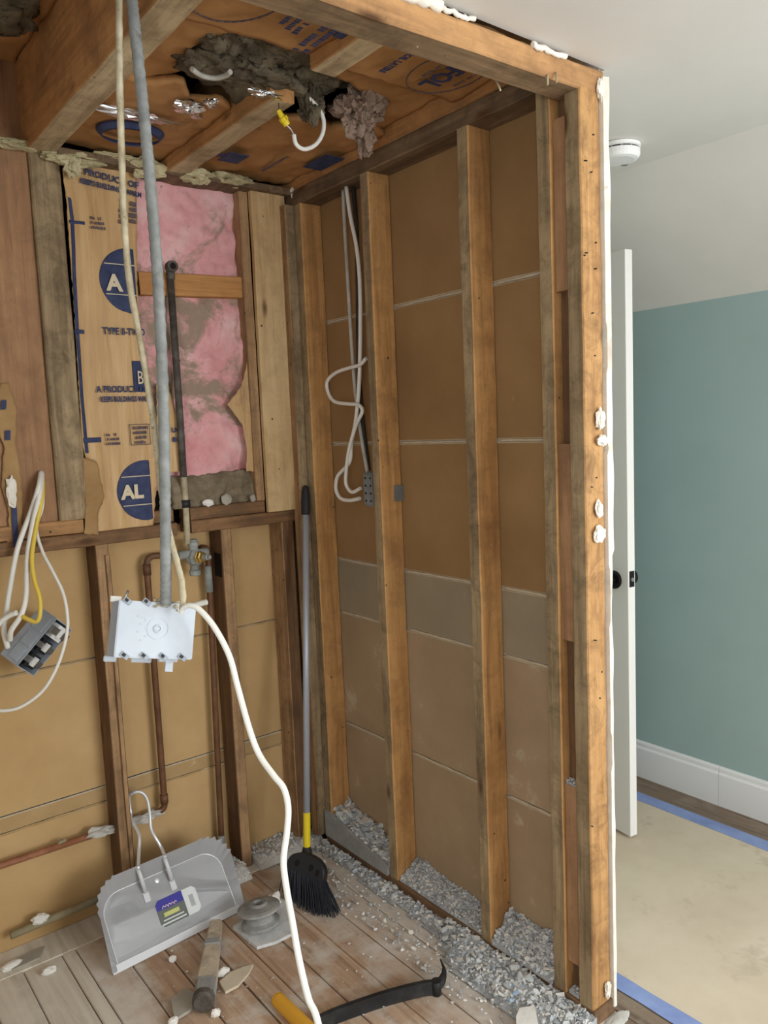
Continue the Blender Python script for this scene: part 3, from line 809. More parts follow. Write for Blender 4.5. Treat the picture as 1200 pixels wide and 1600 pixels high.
# ------------------------------------------------------------------ kraft faced batts of the alcove ceiling
MC = on_ceiling(0)     # local x = Y, y = X, z = down
def wc(z0, a=.004, seed=0, sl=None):
    return lambda y, x: -z0 + a * noise.noise(Vector((x * 9, y * 9, seed))) + a * .5 * noise.noise(Vector((x * 34, y * 26, seed))) + (sl(x, y) if sl else 0)
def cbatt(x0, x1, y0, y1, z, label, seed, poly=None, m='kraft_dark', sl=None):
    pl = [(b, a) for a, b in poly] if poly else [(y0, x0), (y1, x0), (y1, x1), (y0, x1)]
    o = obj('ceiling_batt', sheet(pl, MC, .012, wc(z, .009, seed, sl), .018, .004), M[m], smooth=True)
    return tag(o, label, 'insulation')
def cwords(body, size, x, y, z, parent, bold=.0015, sx=1, m='ink'):
    Mx = Matrix.Translation((x, y, 0)) @ on_ceiling(z) @ Matrix.Scale(sx, 4, (1, 0, 0))
    return obj('printed_lettering', text_bm(body, size, Mx, bold), M[m], parent)
def csm(n, h, wd, x, y, z, parent, m='ink'):
    return obj('printed_lettering', smudges(n, h, wd, Matrix.Translation((x, y, 0)) @ on_ceiling(z)), M[m], parent)
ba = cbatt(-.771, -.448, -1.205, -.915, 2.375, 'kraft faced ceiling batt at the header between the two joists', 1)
csm(1, .03, .06, -.72, -1.17, 2.362, ba)
csm(3, .014, .075, -.555, -1.085, 2.362, ba)
csm(2, .016, .15, -.492, -1.075, 2.362, ba)
bm = NB(); box(bm, -.476, -.452, -1.10, -1.045, 2.360, 2.362); obj('printed_badge', bm, M['ink'], ba)
bq = NB()
for i in range(40):
    a = 2 * pi * i / 40; b = 2 * pi * (i + 1) / 40
    pa, pb = [(-.72 + .10 * cos(q), -1.10 + .14 * sin(q)) for q in (a, b)]
    tube(bq, [(pa[0], pa[1], 2.3640), (pb[0], pb[1], 2.3640)], .0018, 4)
obj('printed_oval', bq, M['ink_thin'], ba)
bb2 = cbatt(-.376, .003, -1.205, -.905, 2.375, 'kraft faced ceiling batt printed FOL beside the header', 2)
cwords('ALFOL', .074, -.165, -1.150, 2.362, bb2, .0028, .86)
cwords('FOIL LAYERS', .025, -.29, -1.078, 2.362, bb2, .0009, .8)
csm(1, .010, .10, -.19, -1.09, 2.362, bb2, 'ink_thin')
csm(1, .010, .10, -.088, -1.09, 2.362, bb2, 'ink_thin')
bq = NB()
for i in range(40):
    a = 2 * pi * i / 40; b = 2 * pi * (i + 1) / 40
    pa, pb = [(-.14 + .085 * cos(q), -1.04 + .115 * sin(q)) for q in (a, b)]
    tube(bq, [(pa[0], pa[1], 2.3640), (pb[0], pb[1], 2.3640)], .0016, 4)
obj('printed_oval', bq, M['ink_thin'], bb2)
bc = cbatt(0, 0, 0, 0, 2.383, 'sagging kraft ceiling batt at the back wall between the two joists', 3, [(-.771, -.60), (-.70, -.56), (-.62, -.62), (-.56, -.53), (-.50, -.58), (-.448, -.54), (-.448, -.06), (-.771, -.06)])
bq = NB()
pts = [(-.62 + .085 * cos(2 * pi * i / 30), -.27 + .07 * sin(2 * pi * i / 30)) for i in range(31)]
tube(bq, [(x, y, 2.369) for x, y in pts], .012, 6, flat=.15); obj('printed_oval', bq, M['ink'], bc)
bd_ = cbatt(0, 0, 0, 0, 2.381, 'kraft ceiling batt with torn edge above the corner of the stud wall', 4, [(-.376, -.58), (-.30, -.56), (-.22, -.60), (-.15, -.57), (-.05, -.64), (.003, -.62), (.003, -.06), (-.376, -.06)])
for x0, x1, y0, y1 in ((-.33, -.265, -.30, -.22), (-.075, -.005, -.43, -.30)):
    bm = NB(); box(bm, x0, x1, y0, y1, 2.3645, 2.3665); obj('printed_badge', bm, M['ink'], bd_)
csm(1, .02, .06, -.35, -.30, 2.366, bd_)
csm(1, .014, .18, -.17, -.36, 2.366, bd_, 'ink_thin')
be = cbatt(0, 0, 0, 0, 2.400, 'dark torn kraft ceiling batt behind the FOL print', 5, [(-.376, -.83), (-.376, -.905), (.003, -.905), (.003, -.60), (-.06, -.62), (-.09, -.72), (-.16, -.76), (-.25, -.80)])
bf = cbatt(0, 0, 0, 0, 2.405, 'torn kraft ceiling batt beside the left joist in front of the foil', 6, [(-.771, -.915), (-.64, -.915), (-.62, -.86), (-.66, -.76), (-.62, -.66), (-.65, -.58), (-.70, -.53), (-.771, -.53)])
bg = cbatt(-1.49, -.850, -1.30, .03, 2.585, 'brown ceiling batt high in the bay left of the hanging conduit', 7)

# torn hole with grey glass wool hanging out
def wool(name, c_, r, seed, m, label, amp=.5, det=6):
    o = obj(name, lump(c_, r, seed, amp, det), M[m], smooth=True)
    me = o.data
    for v in me.vertices:
        n_ = v.co.normalized() if v.co.length else Vector((0, 0, 1))
        v.co += n_ * (.013 * noise.noise(v.co * 48 + Vector((seed, 0, 0))) + .010 * noise.noise(v.co * 110) + .005 * noise.noise(v.co * 260))
    return tag(o, label, 'insulation')
wool('glass_wool', (-.50, -.72, 2.425), (.17, .13, .05), 11, 'greywool', 'grey matted glass wool bulging from the hole in the ceiling')
wool('glass_wool', (-.60, -.82, 2.44), (.10, .07, .05), 19, 'greywool', 'grey glass wool behind the left ceiling batt by the hole')
wool('glass_wool', (-.30, -.76, 2.46), (.12, .12, .05), 12, 'greywool', 'dark glass wool deep in the ceiling hole beside the cut joist')
wool('glass_wool', (-.305, -.70, 2.39), (.03, .03, .06), 14, 'greywool', 'small grey wool tuft hanging beside the loose wire')
wool('glass_wool', (-.175, -.735, 2.375), (.055, .05, .055), 13, 'pinkgrey', 'dusty pink glass wool tuft dangling from the ceiling hole', .7)
wool('glass_wool', (-.150, -.725, 2.325), (.022, .02, .045), 16, 'pinkgrey', 'thin dusty pink wool wisp below the dangling tuft', .8, 4)
def foil(c_, rx, ry, rz, seed, label):
    bm = lump(c_, (rx, ry, rz), seed, .9, 3)
    tag(obj('foil_scrap', bm, M['foil']), label, 'foil')
foil((-0.668, -0.403, 2.372), .10, .02, .010, 5, 'long crumpled silver foil strip hanging by the left joist')
foil((-0.560, -0.525, 2.370), .03, .03, .016, 6, 'crumpled silver foil scrap under the grey ceiling wool')
foil((-0.475, -0.753, 2.345), .04, .012, .006, 8, 'thin silver foil edge at the end of the cut joist')
foil((-0.539, -0.602, 2.360), .016, .016, .008, 9, 'small pale foil scrap beside the ceiling hole')
bm = NB(); tube(bm, spline([(-0.658, -0.747, 2.360), (-0.626, -0.729, 2.360), (-0.595, -0.733, 2.360), (-0.580, -0.758, 2.360), (-0.579, -0.782, 2.360)], 6), .006, 8)
tag(obj('cable_scrap', bm, M['cable_grey']), 'short white cable end lying under the grey ceiling wool', 'cable')
# loose cable with a yellow wire nut
lw = empty('ceiling_wire', (-0.356, -0.720, 2.249))
tag(lw, 'white cable with yellow wire nut dangling from the ceiling hole', 'cable')
bm = NB(); tube(bm, spline([(-0.332, -0.720, 2.381), (-0.306, -0.720, 2.367), (-0.283, -0.720, 2.341), (-0.284, -0.720, 2.304), (-0.308, -0.720, 2.268), (-0.344, -0.720, 2.249), (-0.369, -0.720, 2.256), (-0.375, -0.720, 2.279)], 8), .0055, 10); obj('cable', bm, M['cable'], lw)
bm = NB(); tube(bm, spline([(-0.375, -0.720, 2.278), (-0.382, -0.720, 2.289), (-0.396, -0.720, 2.298)], 6), .0022, 6); obj('bare_wire', bm, M['steel'], lw)
bm = NB(); a, b = Vector((-0.393, -0.720, 2.298)), Vector((-0.418, -0.720, 2.329)); F = frame(a, (0, 1, 0), b - a); L_ = (b - a).length
lathe(bm, [(.009, 0), (.0095, L_ * .25), (.011, L_ * .3), (.011, L_ * .5), (.008, L_ * .55), (.006, L_)], F, 10)
box(bm, -.016, .016, -.002, .002, L_ * .28, L_ * .52, M=F); obj('wire_nut', bm, M['yellow'], lw)
bm = NB(); tube(bm, [(-0.415, -0.720, 2.328), (-0.415, -0.720, 2.378)], .0012, 5); obj('bare_wire', bm, M['cable_dark'], lw)
wool('glass_wool', (-0.955, -0.359, 2.560), (.07, .10, .03), 23, 'greywool', 'grey wool in the upper left corner above the brown joist', .5, 4)
# ------------------------------------------------------------------ cables, conduit and boxes
S_, U_, F_ = Vector((.783, -.621, -.042)), Vector((.099, .057, .993)), Vector((.614, .782, -.106))
def cam3(x, y, z): return S_ * x + U_ * y + F_ * z
def cable(name, pts, r, m, label, k=8, flat=1.0, rough=0, n=10):
    bm = NB(); tube(bm, spline(pts, k), r, n, flat=flat, rough=rough)
    return tag(obj(name, bm, M[m]), label, 'cable')

# grey flexible conduit: ribbed
bm = NB()
pts = spline([(-0.889, -0.990, 2.406), (-0.893, -0.996, 2.335), (-0.892, -1.008, 2.163), (-0.892, -1.018, 1.988), (-0.895, -1.027, 1.811), (-0.904, -1.035, 1.608), (-0.918, -1.043, 1.414), (-0.927, -1.046, 1.293), (-0.935, -1.051, 1.214)], 26)
tube(bm, pts, .0105, 12, rfun=lambda t, L: .0106 + .0007 * sin(L * 2 * pi / .0105))
tag(obj('flexible_conduit', bm, M['flex']), 'grey ribbed flexible conduit hanging from the ceiling bay into the box', 'conduit')
cable('cable', [(-0.916, -0.996, 2.394), (-0.916, -0.992, 2.330), (-0.925, -0.990, 2.195), (-0.933, -0.991, 2.046), (-0.937, -0.991, 1.931), (-0.936, -0.993, 1.825), (-0.927, -1.003, 1.706), (-0.920, -1.009, 1.609), (-0.917, -1.017, 1.524), (-0.916, -1.026, 1.413), (-0.914, -1.044, 1.340), (-0.908, -1.064, 1.273), (-0.910, -1.074, 1.232), (-0.916, -1.080, 1.206)], .0062, 'cable_dirty', 'dirty plaster spattered cable hanging beside the grey conduit', 10, rough=.25)
cable('cable', [(-0.920, -1.084, 1.201), (-0.917, -1.091, 1.211), (-0.909, -1.103, 1.216), (-0.898, -1.119, 1.208), (-0.884, -1.147, 1.177), (-0.872, -1.176, 1.126), (-0.870, -1.199, 1.069), (-0.870, -1.234, 1.000), (-0.865, -1.256, 0.958), (-0.858, -1.291, 0.929), (-0.851, -1.311, 0.910), (-0.853, -1.326, 0.881), (-0.864, -1.336, 0.844), (-0.883, -1.352, 0.806), (-0.893, -1.375, 0.768), (-0.900, -1.400, 0.727), (-0.907, -1.427, 0.677), (-0.911, -1.456, 0.628), (-0.912, -1.485, 0.597)] + [(-.93, -1.56, .46), (-.96, -1.66, .25), (-.99, -1.78, .07), (-1.0, -1.92, .011), (-.95, -2.1, .011)],
      .0060, 'cable', 'thick white cable curving from the pale hanging box down past the broom', 8, flat=.8)
cable('cable', [(-0.898, -1.044, 1.197), (-0.880, -1.045, 1.201), (-0.848, -1.044, 1.203)], .006, 'cable_grey', 'short grey cable stub sticking out right of the pale hanging box')

# the pale plastic box, hanging by its cables with its back to the camera
BC = Vector((-1.014, -1.025, 1.233))
bw = cam3(.128, -.017, .068); bn = cam3(-.036, -.010, .065)
lw_, ld = bw.length, .075
bw.normalize(); bn = (bn - bw * bn.dot(bw)).normalized(); bh = bn.cross(bw)
if bh.dot(U_) > 0: bh = -bh
lh = .106
MBX = Matrix(((bw.x, bh.x, bn.x, BC.x), (bw.y, bh.y, bn.y, BC.y), (bw.z, bh.z, bn.z, BC.z), (0, 0, 0, 1)))   # x width, y down, z depth (away)
bx = empty('junction_box', MBX @ Vector((lw_ / 2, lh, ld / 2)))
tag(bx, 'pale blue grey plastic gang box hanging in mid air on its cables', 'electrical box')
bm = NB(); box(bm, 0, lw_, 0, lh, 0, .003, M=MBX)
bmesh.ops.bevel(bm, geom=bm.edges[:], offset=.002, segments=2, affect='EDGES')
bk = obj('back_plate', bm, M['boxblue'], bx)
bm = NB(); lathe(bm, [(.021, .0004), (.021, -.0008), (.019, -.0008), (.019, .0004)], MBX @ Matrix.Translation((lw_ * .52, lh * .47, 0)), 28); obj('knockout_ring', bm, M['boxblue'], bk)
bm = NB(); lathe(bm, [(.0085, .0004), (.0085, -.002), (.005, -.003), (.004, -.001)], MBX @ Matrix.Translation((lw_ * .52, lh * .47, 0)), 20); obj('boss', bm, M['boxblue'], bk)
bm = NB()
for i in range(7):
    a = random.uniform(.22, .36); b = .25 + .07 * i
    box(bm, lw_ * a, lw_ * (a + random.uniform(.03, .10)), lh * b, lh * b + .0025, -.0012, .001, M=MBX)
obj('moulded_marking', bm, M['boxblue'], bk)
bm = NB(); box(bm, 0, .003, .001, lh - .001, .002, ld, M=MBX); obj('side_wall', bm, M['boxgrey'], bx)
bm = NB(); box(bm, lw_ - .003, lw_, .001, lh - .001, .002, ld, M=MBX); obj('side_wall', bm, M['boxgrey'], bx)
bm = NB(); box(bm, .003, lw_ - .003, lh - .004, lh - .001, .002, ld, M=MBX); obj('bottom_wall', bm, M['boxblue'], bx)
bm = NB(); box(bm, .003, lw_ - .003, .001, .004, .002, ld, M=MBX); obj('top_wall', bm, M['boxblue'], bx)
for i in range(4):
    for top in (0, 1):
        if top and i > 2: continue
        bm = NB(); xx = lw_ * (.13 + .245 * i) + (.0 if not top else -.004)
        yy = lh - .004 if not top else .001
        MM = MBX @ Matrix.Translation((xx, yy, -.001)) @ Matrix.Rotation(radians(35), 4, 'Z')
        box(bm, -.008, .008, -.0045, .0045, -.0025, .004, M=MM)
        o = obj('cable_clamp', bm, M['boxgrey'], bx)
        bm = NB(); box(bm, -.006, .001, -.003, .003, -.0032, -.0022, M=MM); obj('clamp_slot', bm, M['plastic_black'], o)
for a, b in ((-.006, .018), (.045, .085)):
    bm = NB(); box(bm, lw_ * 0 + a, b, lh - .002, lh + .010, ld - .006, ld, M=MBX); bmesh.ops.bevel(bm, geom=bm.edges[:], offset=.002, segments=1, affect='EDGES'); obj('mounting_ear', bm, M['boxblue'], bx)
bm = NB(); box(bm, -.004, .016, -.010, .001, ld - .006, ld, M=MBX); obj('mounting_ear', bm, M['cable'], bx)
bm = NB(); box(bm, lw_ * .72, lw_ * .82, lh - .002, lh + .025, ld * .5, ld * .5 + .006, M=MBX); box(bm, lw_ * .62, lw_ * .86, lh - .002, lh + .006, ld * .4, ld * .6, M=MBX); obj('clamp_strap', bm, M['boxblue'], bx)
bm = NB(); tube(bm, [MBX @ Vector((.012, .003, .03)), MBX @ Vector((.020, -.02, .028))], .0022, 7); obj('screw', bm, M['steel'], bx)
bm = NB()
for i in range(26):
    p = MBX @ Vector((lw_ * random.uniform(.42, .82), random.uniform(-.004, .006), random.uniform(-.004, .02)))
    d = Vector((random.uniform(-1, 1), random.uniform(-1, 1), random.uniform(-.6, .8))) * .012
    tube(bm, [p, p + d], random.uniform(.0015, .004), 5, rough=.4)
obj('cable_filler', bm, M['cable_dirty'], bx)

# the grey box by the left edge with its switches
LB = Vector((-1.009, -0.138, 0.913))
Dv = cam3(-.072, .022, .03); Lv = cam3(.092, .1316, .06)
ll, ldp = .165, .075
Lv.normalize(); Dv = (Dv - Lv * Dv.dot(Lv)).normalized(); Sv = Lv.cross(Dv)
if Sv.dot(S_) < 0: Sv = -Sv
ls = .085
ML = Matrix(((Lv.x, Dv.x, Sv.x, LB.x), (Lv.y, Dv.y, Sv.y, LB.y), (Lv.z, Dv.z, Sv.z, LB.z), (0, 0, 0, 1)))       # x long, y into box, z across the opening
g = empty('switch_box', ML @ Vector((ll / 2, ldp / 2, ls / 2)))
tag(g, 'grey plastic switch box dangling from cables at the left edge', 'electrical box')
bm = NB(); box(bm, 0, ll, 0, ldp, 0, .003, M=ML); box(bm, 0, ll, 0, ldp, ls - .003, ls, M=ML); box(bm, 0, .003, 0, ldp, .003, ls - .003, M=ML); box(bm, ll - .003, ll, 0, ldp, .003, ls - .003, M=ML); box(bm, .003, ll - .003, ldp - .003, ldp, .003, ls - .003, M=ML)
sh = obj('box_shell', bm, M['boxgrey'], g)
bm = NB()
for a, b, c_, d in ((.01, .05, .012, .05), (.058, .10, .008, .05), (.108, .155, .012, .055)):
    box(bm, a, b, c_, d, -.002, .001, M=ML)
obj('knockout_panel', bm, M['boxgrey'], sh)
for i, (a, b, m) in enumerate(((.012, .052, 'boxmetal'), (.062, .100, 'steel'), (.112, .155, 'plastic_white'))):
    bm = NB(); box(bm, a, b, .004 if i < 2 else -.008, .04, .022, .066, M=ML); s_w = obj('switch', bm, M['plastic_black'] if i < 2 else M['plastic_white'], g)
    bm = NB(); box(bm, a + .012, b - .010, -.001 if i < 2 else -.012, .006, .004, .082, M=ML); obj('yoke', bm, M['steel'], s_w)
    bm = NB(); box(bm, a + .008, b - .005, -.007 if i < 2 else -.014, .0, .034, .050, M=ML); obj('toggle', bm, M['plastic_white'], s_w)
cable('cable', [(-0.878, -0.060, 1.446), (-0.899, -0.100, 1.404), (-0.922, -0.085, 1.335), (-0.968, -0.100, 1.241), (-0.998, -0.104, 1.136), (-1.016, -0.112, 1.067), (-1.027, -0.110, 1.014), (-1.019, -0.099, 0.960)], .0075, 'cable', 'outer left white cable from the wall hole to the switch box')
cable('cable', [(-0.875, -0.055, 1.445), (-0.897, -0.100, 1.389), (-0.922, -0.102, 1.309), (-0.952, -0.129, 1.214), (-0.971, -0.154, 1.111), (-0.989, -0.159, 1.060), (-1.015, -0.145, 1.018), (-1.016, -0.123, 0.986)], .0075, 'cable', 'middle white cable from the wall hole beside the yellow wire')
cable('cable', [(-0.872, -0.050, 1.445), (-0.890, -0.095, 1.379), (-0.919, -0.113, 1.291), (-0.944, -0.142, 1.214), (-0.949, -0.165, 1.154), (-0.945, -0.189, 1.102), (-0.951, -0.197, 1.056), (-0.961, -0.191, 1.040), (-0.977, -0.177, 1.047), (-0.990, -0.159, 1.057)], .0062, 'cable_yellow', 'yellow wire bending round the top of the switch box')
cable('cable', [(-0.871, -0.052, 1.441), (-0.893, -0.100, 1.352), (-0.914, -0.098, 1.289), (-0.910, -0.123, 1.223), (-0.896, -0.154, 1.169), (-0.882, -0.186, 1.110), (-0.881, -0.208, 1.052), (-0.890, -0.220, 0.997), (-0.918, -0.221, 0.921), (-0.958, -0.212, 0.855), (-1.007, -0.192, 0.816), (-1.052, -0.170, 0.804), (-1.122, -0.126, 0.815)], .0048, 'cable', 'thin white cable looping wide around the switch box')
cable('cable', [(-1.001, -0.162, 1.068), (-1.021, -0.147, 1.059), (-1.043, -0.133, 1.039), (-1.072, -0.116, 0.996)], .0075, 'cable', 'short white cable crossing the top of the switch box')

# cables in the corner bay of the partition, with the metal box on the stud
cable('cable', [(0.045, -0.347, 2.302), (0.045, -0.347, 2.174), (0.045, -0.350, 2.032), (0.045, -0.353, 1.888), (0.045, -0.357, 1.763), (0.045, -0.365, 1.638), (0.045, -0.384, 1.511), (0.045, -0.410, 1.389)], .0062, 'cable_grey', 'grey cable hanging leftmost in the corner stud bay')
cable('cable', [(0.028, -0.388, 2.297), (0.028, -0.404, 2.199), (0.028, -0.428, 2.105), (0.028, -0.437, 1.995), (0.028, -0.428, 1.837), (0.028, -0.409, 1.676), (0.028, -0.383, 1.564), (0.028, -0.352, 1.487), (0.028, -0.336, 1.423), (0.028, -0.264, 1.375), (0.028, -0.249, 1.330), (0.028, -0.273, 1.300), (0.028, -0.325, 1.294), (0.028, -0.384, 1.303)], .0066, 'cable', 'white cable running down the corner stud bay to the metal box')
cable('cable', [(0.020, -0.463, 1.753), (0.020, -0.428, 1.736), (0.020, -0.368, 1.731), (0.020, -0.290, 1.721), (0.020, -0.239, 1.695), (0.020, -0.246, 1.653), (0.020, -0.282, 1.626), (0.020, -0.358, 1.615), (0.020, -0.411, 1.609), (0.020, -0.430, 1.587), (0.020, -0.392, 1.543), (0.020, -0.350, 1.471), (0.020, -0.326, 1.396), (0.020, -0.322, 1.348), (0.020, -0.353, 1.324), (0.020, -0.401, 1.338)], .0062, 'cable', 'white cable with a loop to the left in the corner stud bay')
cable('cable', [(0.055, -0.389, 2.301), (0.055, -0.396, 2.164), (0.055, -0.389, 1.985), (0.055, -0.375, 1.762), (0.055, -0.382, 1.574), (0.055, -0.404, 1.395)], .0075, 'cable_dark', 'dark cable deep in the corner stud bay behind the white ones')
a = Vector((0.010, -0.417, 1.377))
mb = empty('outlet_box', (.03, -.47, 1.30)); tag(mb, 'small grey metal outlet box fixed to the stud in the corner bay', 'electrical box')
bm = NB(); z0 = (0.010, -0.417, 1.283)[2]; z1 = (0.010, -0.425, 1.392)[2]; y0 = -.4935; y1 = -.435
box(bm, .004, .052, y0, y1, z0, z1); bmesh.ops.bevel(bm, geom=bm.edges[:], offset=.006, segments=2, affect='EDGES'); bxs = obj('box_body', bm, M['boxmetal'], mb)
for i in range(2):
    for j in range(4):
        bm = NB(); lathe(bm, [(.004, 0), (.004, .0016)], frame((.0042, y0 + .016 + .026 * i, z0 + .018 + j * (z1 - z0 - .036) / 3), (0, 1, 0), (-1, 0, 0)), 10); obj('knockout', bm, M['plastic_black'], bxs)
bm = NB(); q = (0.078, -0.553, 1.324); box(bm, .050, .082, -.5455, -.538, q[2] - .025, q[2] + .025); tag(obj('nail_plate', bm, M['boxmetal']), 'small grey metal plate on the light stud near the corner bay', 'plate')

# ------------------------------------------------------------------ plumbing in the back wall
vx, vz = -.417, 1.132
pv = empty('shower_valve', (vx, -.06, vz - .05)); tag(pv, 'old shower mixer valve with brass stem below the sill', 'valve')
bm = NB()
tube(bm, [(vx - .055, -.045, vz + .012), (vx + .05, -.045, vz + .012)], .014, 12)
tube(bm, [(vx, -.045, vz - .055), (vx, -.045, vz + .06)], .015, 12)
lathe(bm, [(.016, -.062), (.019, -.058), (.019, -.045), (.014, -.042)], frame((vx, -.045, vz), (1, 0, 0), (0, 0, 1)), 14)
lathe(bm, [(.014, .035), (.018, .038), (.018, .05), (.012, .055)], frame((vx, -.045, vz), (1, 0, 0), (0, 0, 1)), 14)
lathe(bm, [(.026, -.015), (.030, 0), (.028, .016), (.022, .022)], frame((vx, -.045, vz), (1, 0, 0), (.25, -1, 0)), 18)
obj('valve_body', bm, M['castgrey'], pv)
bm = NB(); lathe(bm, [(.022, .022), (.022, .026), (.019, .028), (.019, .038), (.015, .040), (.015, .048)], frame((vx, -.045, vz), (1, 0, 0), (.35, -1, .05)), 6); obj('brass_nut', bm, M['brass'], pv)
bm = NB(); lathe(bm, [(.010, .048), (.010, .064), (.007, .066), (.007, .074)], frame((vx, -.045, vz), (1, 0, 0), (.35, -1, .05)), 14); obj('valve_stem', bm, M['castgrey'], pv)
PY = -.012
def pipe(name, pts, r, m, label, k=1, n=12):
    bm = NB(); P_ = [Vector(p) for p in pts]
    tube(bm, P_, r, n)
    return tag(obj(name, bm, M[m]), label, 'pipe')
def ell(p0, c_, p1, r, n=6):
    """points of a rounded corner"""
    p0, c_, p1 = Vector(p0), Vector(c_), Vector(p1)
    a = c_ + (p0 - c_).normalized() * r; b = c_ + (p1 - c_).normalized() * r
    return [a * (1 - t) ** 2 + c_ * 2 * t * (1 - t) + b * t * t for t in [i / n for i in range(n + 1)]]
c0 = (-.567, PY, 1.150); c1_ = (-.567, PY, .293)
pp = [Vector((vx - .05, -.04, 1.145))] + ell((vx - .05, PY, 1.148), c0, c1_, .03) + ell(c0, c1_, (-.69, PY, .289), .022) + [Vector((-.699, PY, .289))]
p_ = pipe('water_pipe', pp, .0105, 'copper_dark', 'dark copper pipe dropping from the valve left side to an elbow')
for z0, z1 in ((1.09, 1.125), (.315, .345)):
    bm = NB(); tube(bm, [(-.567, PY, z0), (-.567, PY, z1)], .0132, 12); obj('coupling', bm, M['copper_dark'], p_)
bm = lump((-.635, PY - .004, .291), (.055, .014, .014), 91, .7, 3); obj('plaster_splash', bm, M['dustgrey'], p_)
c0 = (-.350, PY, 1.156); c1_ = (-.372, PY, .082)
pp = [Vector((vx + .045, -.04, 1.148))] + ell((vx + .045, PY, 1.156), c0, c1_, .024) + ell(c0, c1_, (-.69, PY, .076), .022) + [Vector((-.699, PY, .076))]
p_ = pipe('water_pipe', pp, .0105, 'copper_dark', 'dark copper pipe dropping from the valve right side beside the stud')
for z0, z1 in ((1.0, 1.09), (.10, .13)):
    bm = NB(); tube(bm, [(-.3535 if z0 > .5 else -.371, PY, z0), (-.355 if z0 > .5 else -.371, PY, z1)], .0128, 12); obj('coupling', bm, M['castgrey'], p_)
p_ = pipe('water_pipe', [(-1.48, PY, .297), (-1.077, PY, .295), (-.748, PY, .290)], .0105, 'copper', 'bare copper pipe running level left of the dustpan hook')
bm = lump((-.778, PY - .006, .294), (.042, .016, .016), 92, .7, 3); obj('plaster_splash', bm, M['dustgrey'], p_)
bm = lump((-.90, PY - .004, .306), (.014, .008, .006), 93, .5, 2); obj('plaster_splash', bm, M['pipe_pale'], p_)
p_ = pipe('water_pipe', [(-1.068, PY, .070), (-.748, PY, .076)], .0115, 'pipe_pale', 'dusty pale pipe near the floor left of the dustpan')
bm = lump((-.985, PY - .006, .09), (.024, .014, .015), 94, .3, 3); obj('plaster_splash', bm, M['chunk_w'], p_)
# iron riser to the shower head
p_ = pipe('riser_pipe', [(vx - .02, -.052, 1.40), (-.437, -.056, 1.60), (-.437, -.056, 2.045)], .0115, 'ironpipe', 'rusty iron riser pipe in front of the pink wool')
bm = NB(); lathe(bm, [(.0105, .0), (.0175, .0), (.019, -.012), (.017, -.026), (.012, -.03), (.010, -.02)], frame((-.437, -.082, 2.066), (1, 0, 0), (0, -1, 0)), 18)
obj('elbow_socket', bm, M['ironpipe'], p_)
bm = NB(); lathe(bm, [(.0098, 0), (.0098, .001)], frame((-.437, -.0825, 2.066), (1, 0, 0), (0, -1, 0)), 16); obj('socket_bore', bm, M['dark'], p_)
bm = NB(); tube(bm, [(-.437, -.057, 2.03), (-.437, -.062, 2.066)], .014, 12); obj('elbow_neck', bm, M['ironpipe'], p_)
bm = NB(); tube(bm, [(vx - .022, -.05, 1.18), (vx - .02, -.052, 1.27), (vx - .02, -.052, 1.405)], .0105, 12); q = obj('lower_length', bm, M['cable_dirty'], p_)
bm = NB(); tube(bm, [(vx - .02, -.052, 1.30), (vx - .02, -.052, 1.325)], .016, 10); obj('coupling', bm, M['iron'], p_)

# ------------------------------------------------------------------ dustpan
A = Vector((-.869, -.296, .004)); B = Vector((-.427, -.269, .004))
pu = (B - A).normalized(); pw = (B - A).length
pvv = Vector((0, .60, .80)); pvv = (pvv - pu * pvv.dot(pu)).normalized(); pn = pu.cross(pvv)
if pn.y > 0: pn = -pn
MP = Matrix(((pu.x, pvv.x, pn.x, A.x), (pu.y, pvv.y, pn.y, A.y), (pu.z, pvv.z, pn.z, A.z), (0, 0, 0, 1)))
pan = empty('dustpan', MP @ Vector((pw / 2, 0, 0))); tag(pan, 'silver aluminium dustpan with crimped rim leaning by the left stud', 'dustpan')
def outline(ins, h, rc, n):
    pts = []; nseg = 9
    for i in range(nseg): pts.append((ins, (h - rc) * i / nseg))
    for i in range(n): a = pi - pi / 2 * i / n; pts.append((ins + rc + rc * cos(a), h - rc + rc * sin(a)))
    for i in range(nseg * 2): pts.append((ins + rc + (pw - 2 * ins - 2 * rc) * i / (nseg * 2), h))
    for i in range(n): a = pi / 2 - pi / 2 * i / n; pts.append((pw - ins - rc + rc * cos(a), h - rc + rc * sin(a)))
    for i in range(nseg + 1): pts.append((pw - ins, (h - rc) * (1 - i / nseg)))
    return pts
inn = outline(.024, .206, .062, 22); out = outline(.0, .246, .080, 22)
bm = NB()
vi = [bm.verts.new(MP @ Vector((x, y, 0))) for x, y in inn]
vo = []
for i, (x, y) in enumerate(out):
    hgt = .010 + .036 * min(1, y / .15)
    cx, cy = x - pw / 2, y - .10
    corner = (9 <= i < 31) or (49 <= i < 71)
    wv = .0042 * sin(i * 2 * pi / 4.0) if corner else .0006 * sin(i * 1.3)
    k = Vector((cx, cy)).normalized() * wv if corner else Vector((0, 0))
    vo.append(bm.verts.new(MP @ Vector((x + k.x, y + k.y, hgt + (wv * .8 if corner else 0)))))
bm.faces.new(vi[::-1])
for i in range(len(vi) - 1): bm.faces.new((vi[i], vi[i + 1], vo[i + 1], vo[i]))
ret = bmesh.ops.solidify(bm, geom=bm.faces[:], thickness=.0016)
bd = obj('pan_body', bm, M['alu'], pan)
bm = NB(); rg_ = [MP @ Vector((x, y, .001)) for x, y in inn]; tube(bm, rg_, .0016, 6); obj('crease', bm, M['alu_bright'], bd)
bm = NB(); box(bm, .004, pw - .004, -.004, .018, .001, .004, M=MP); obj('front_lip', bm, M['alu'], bd)
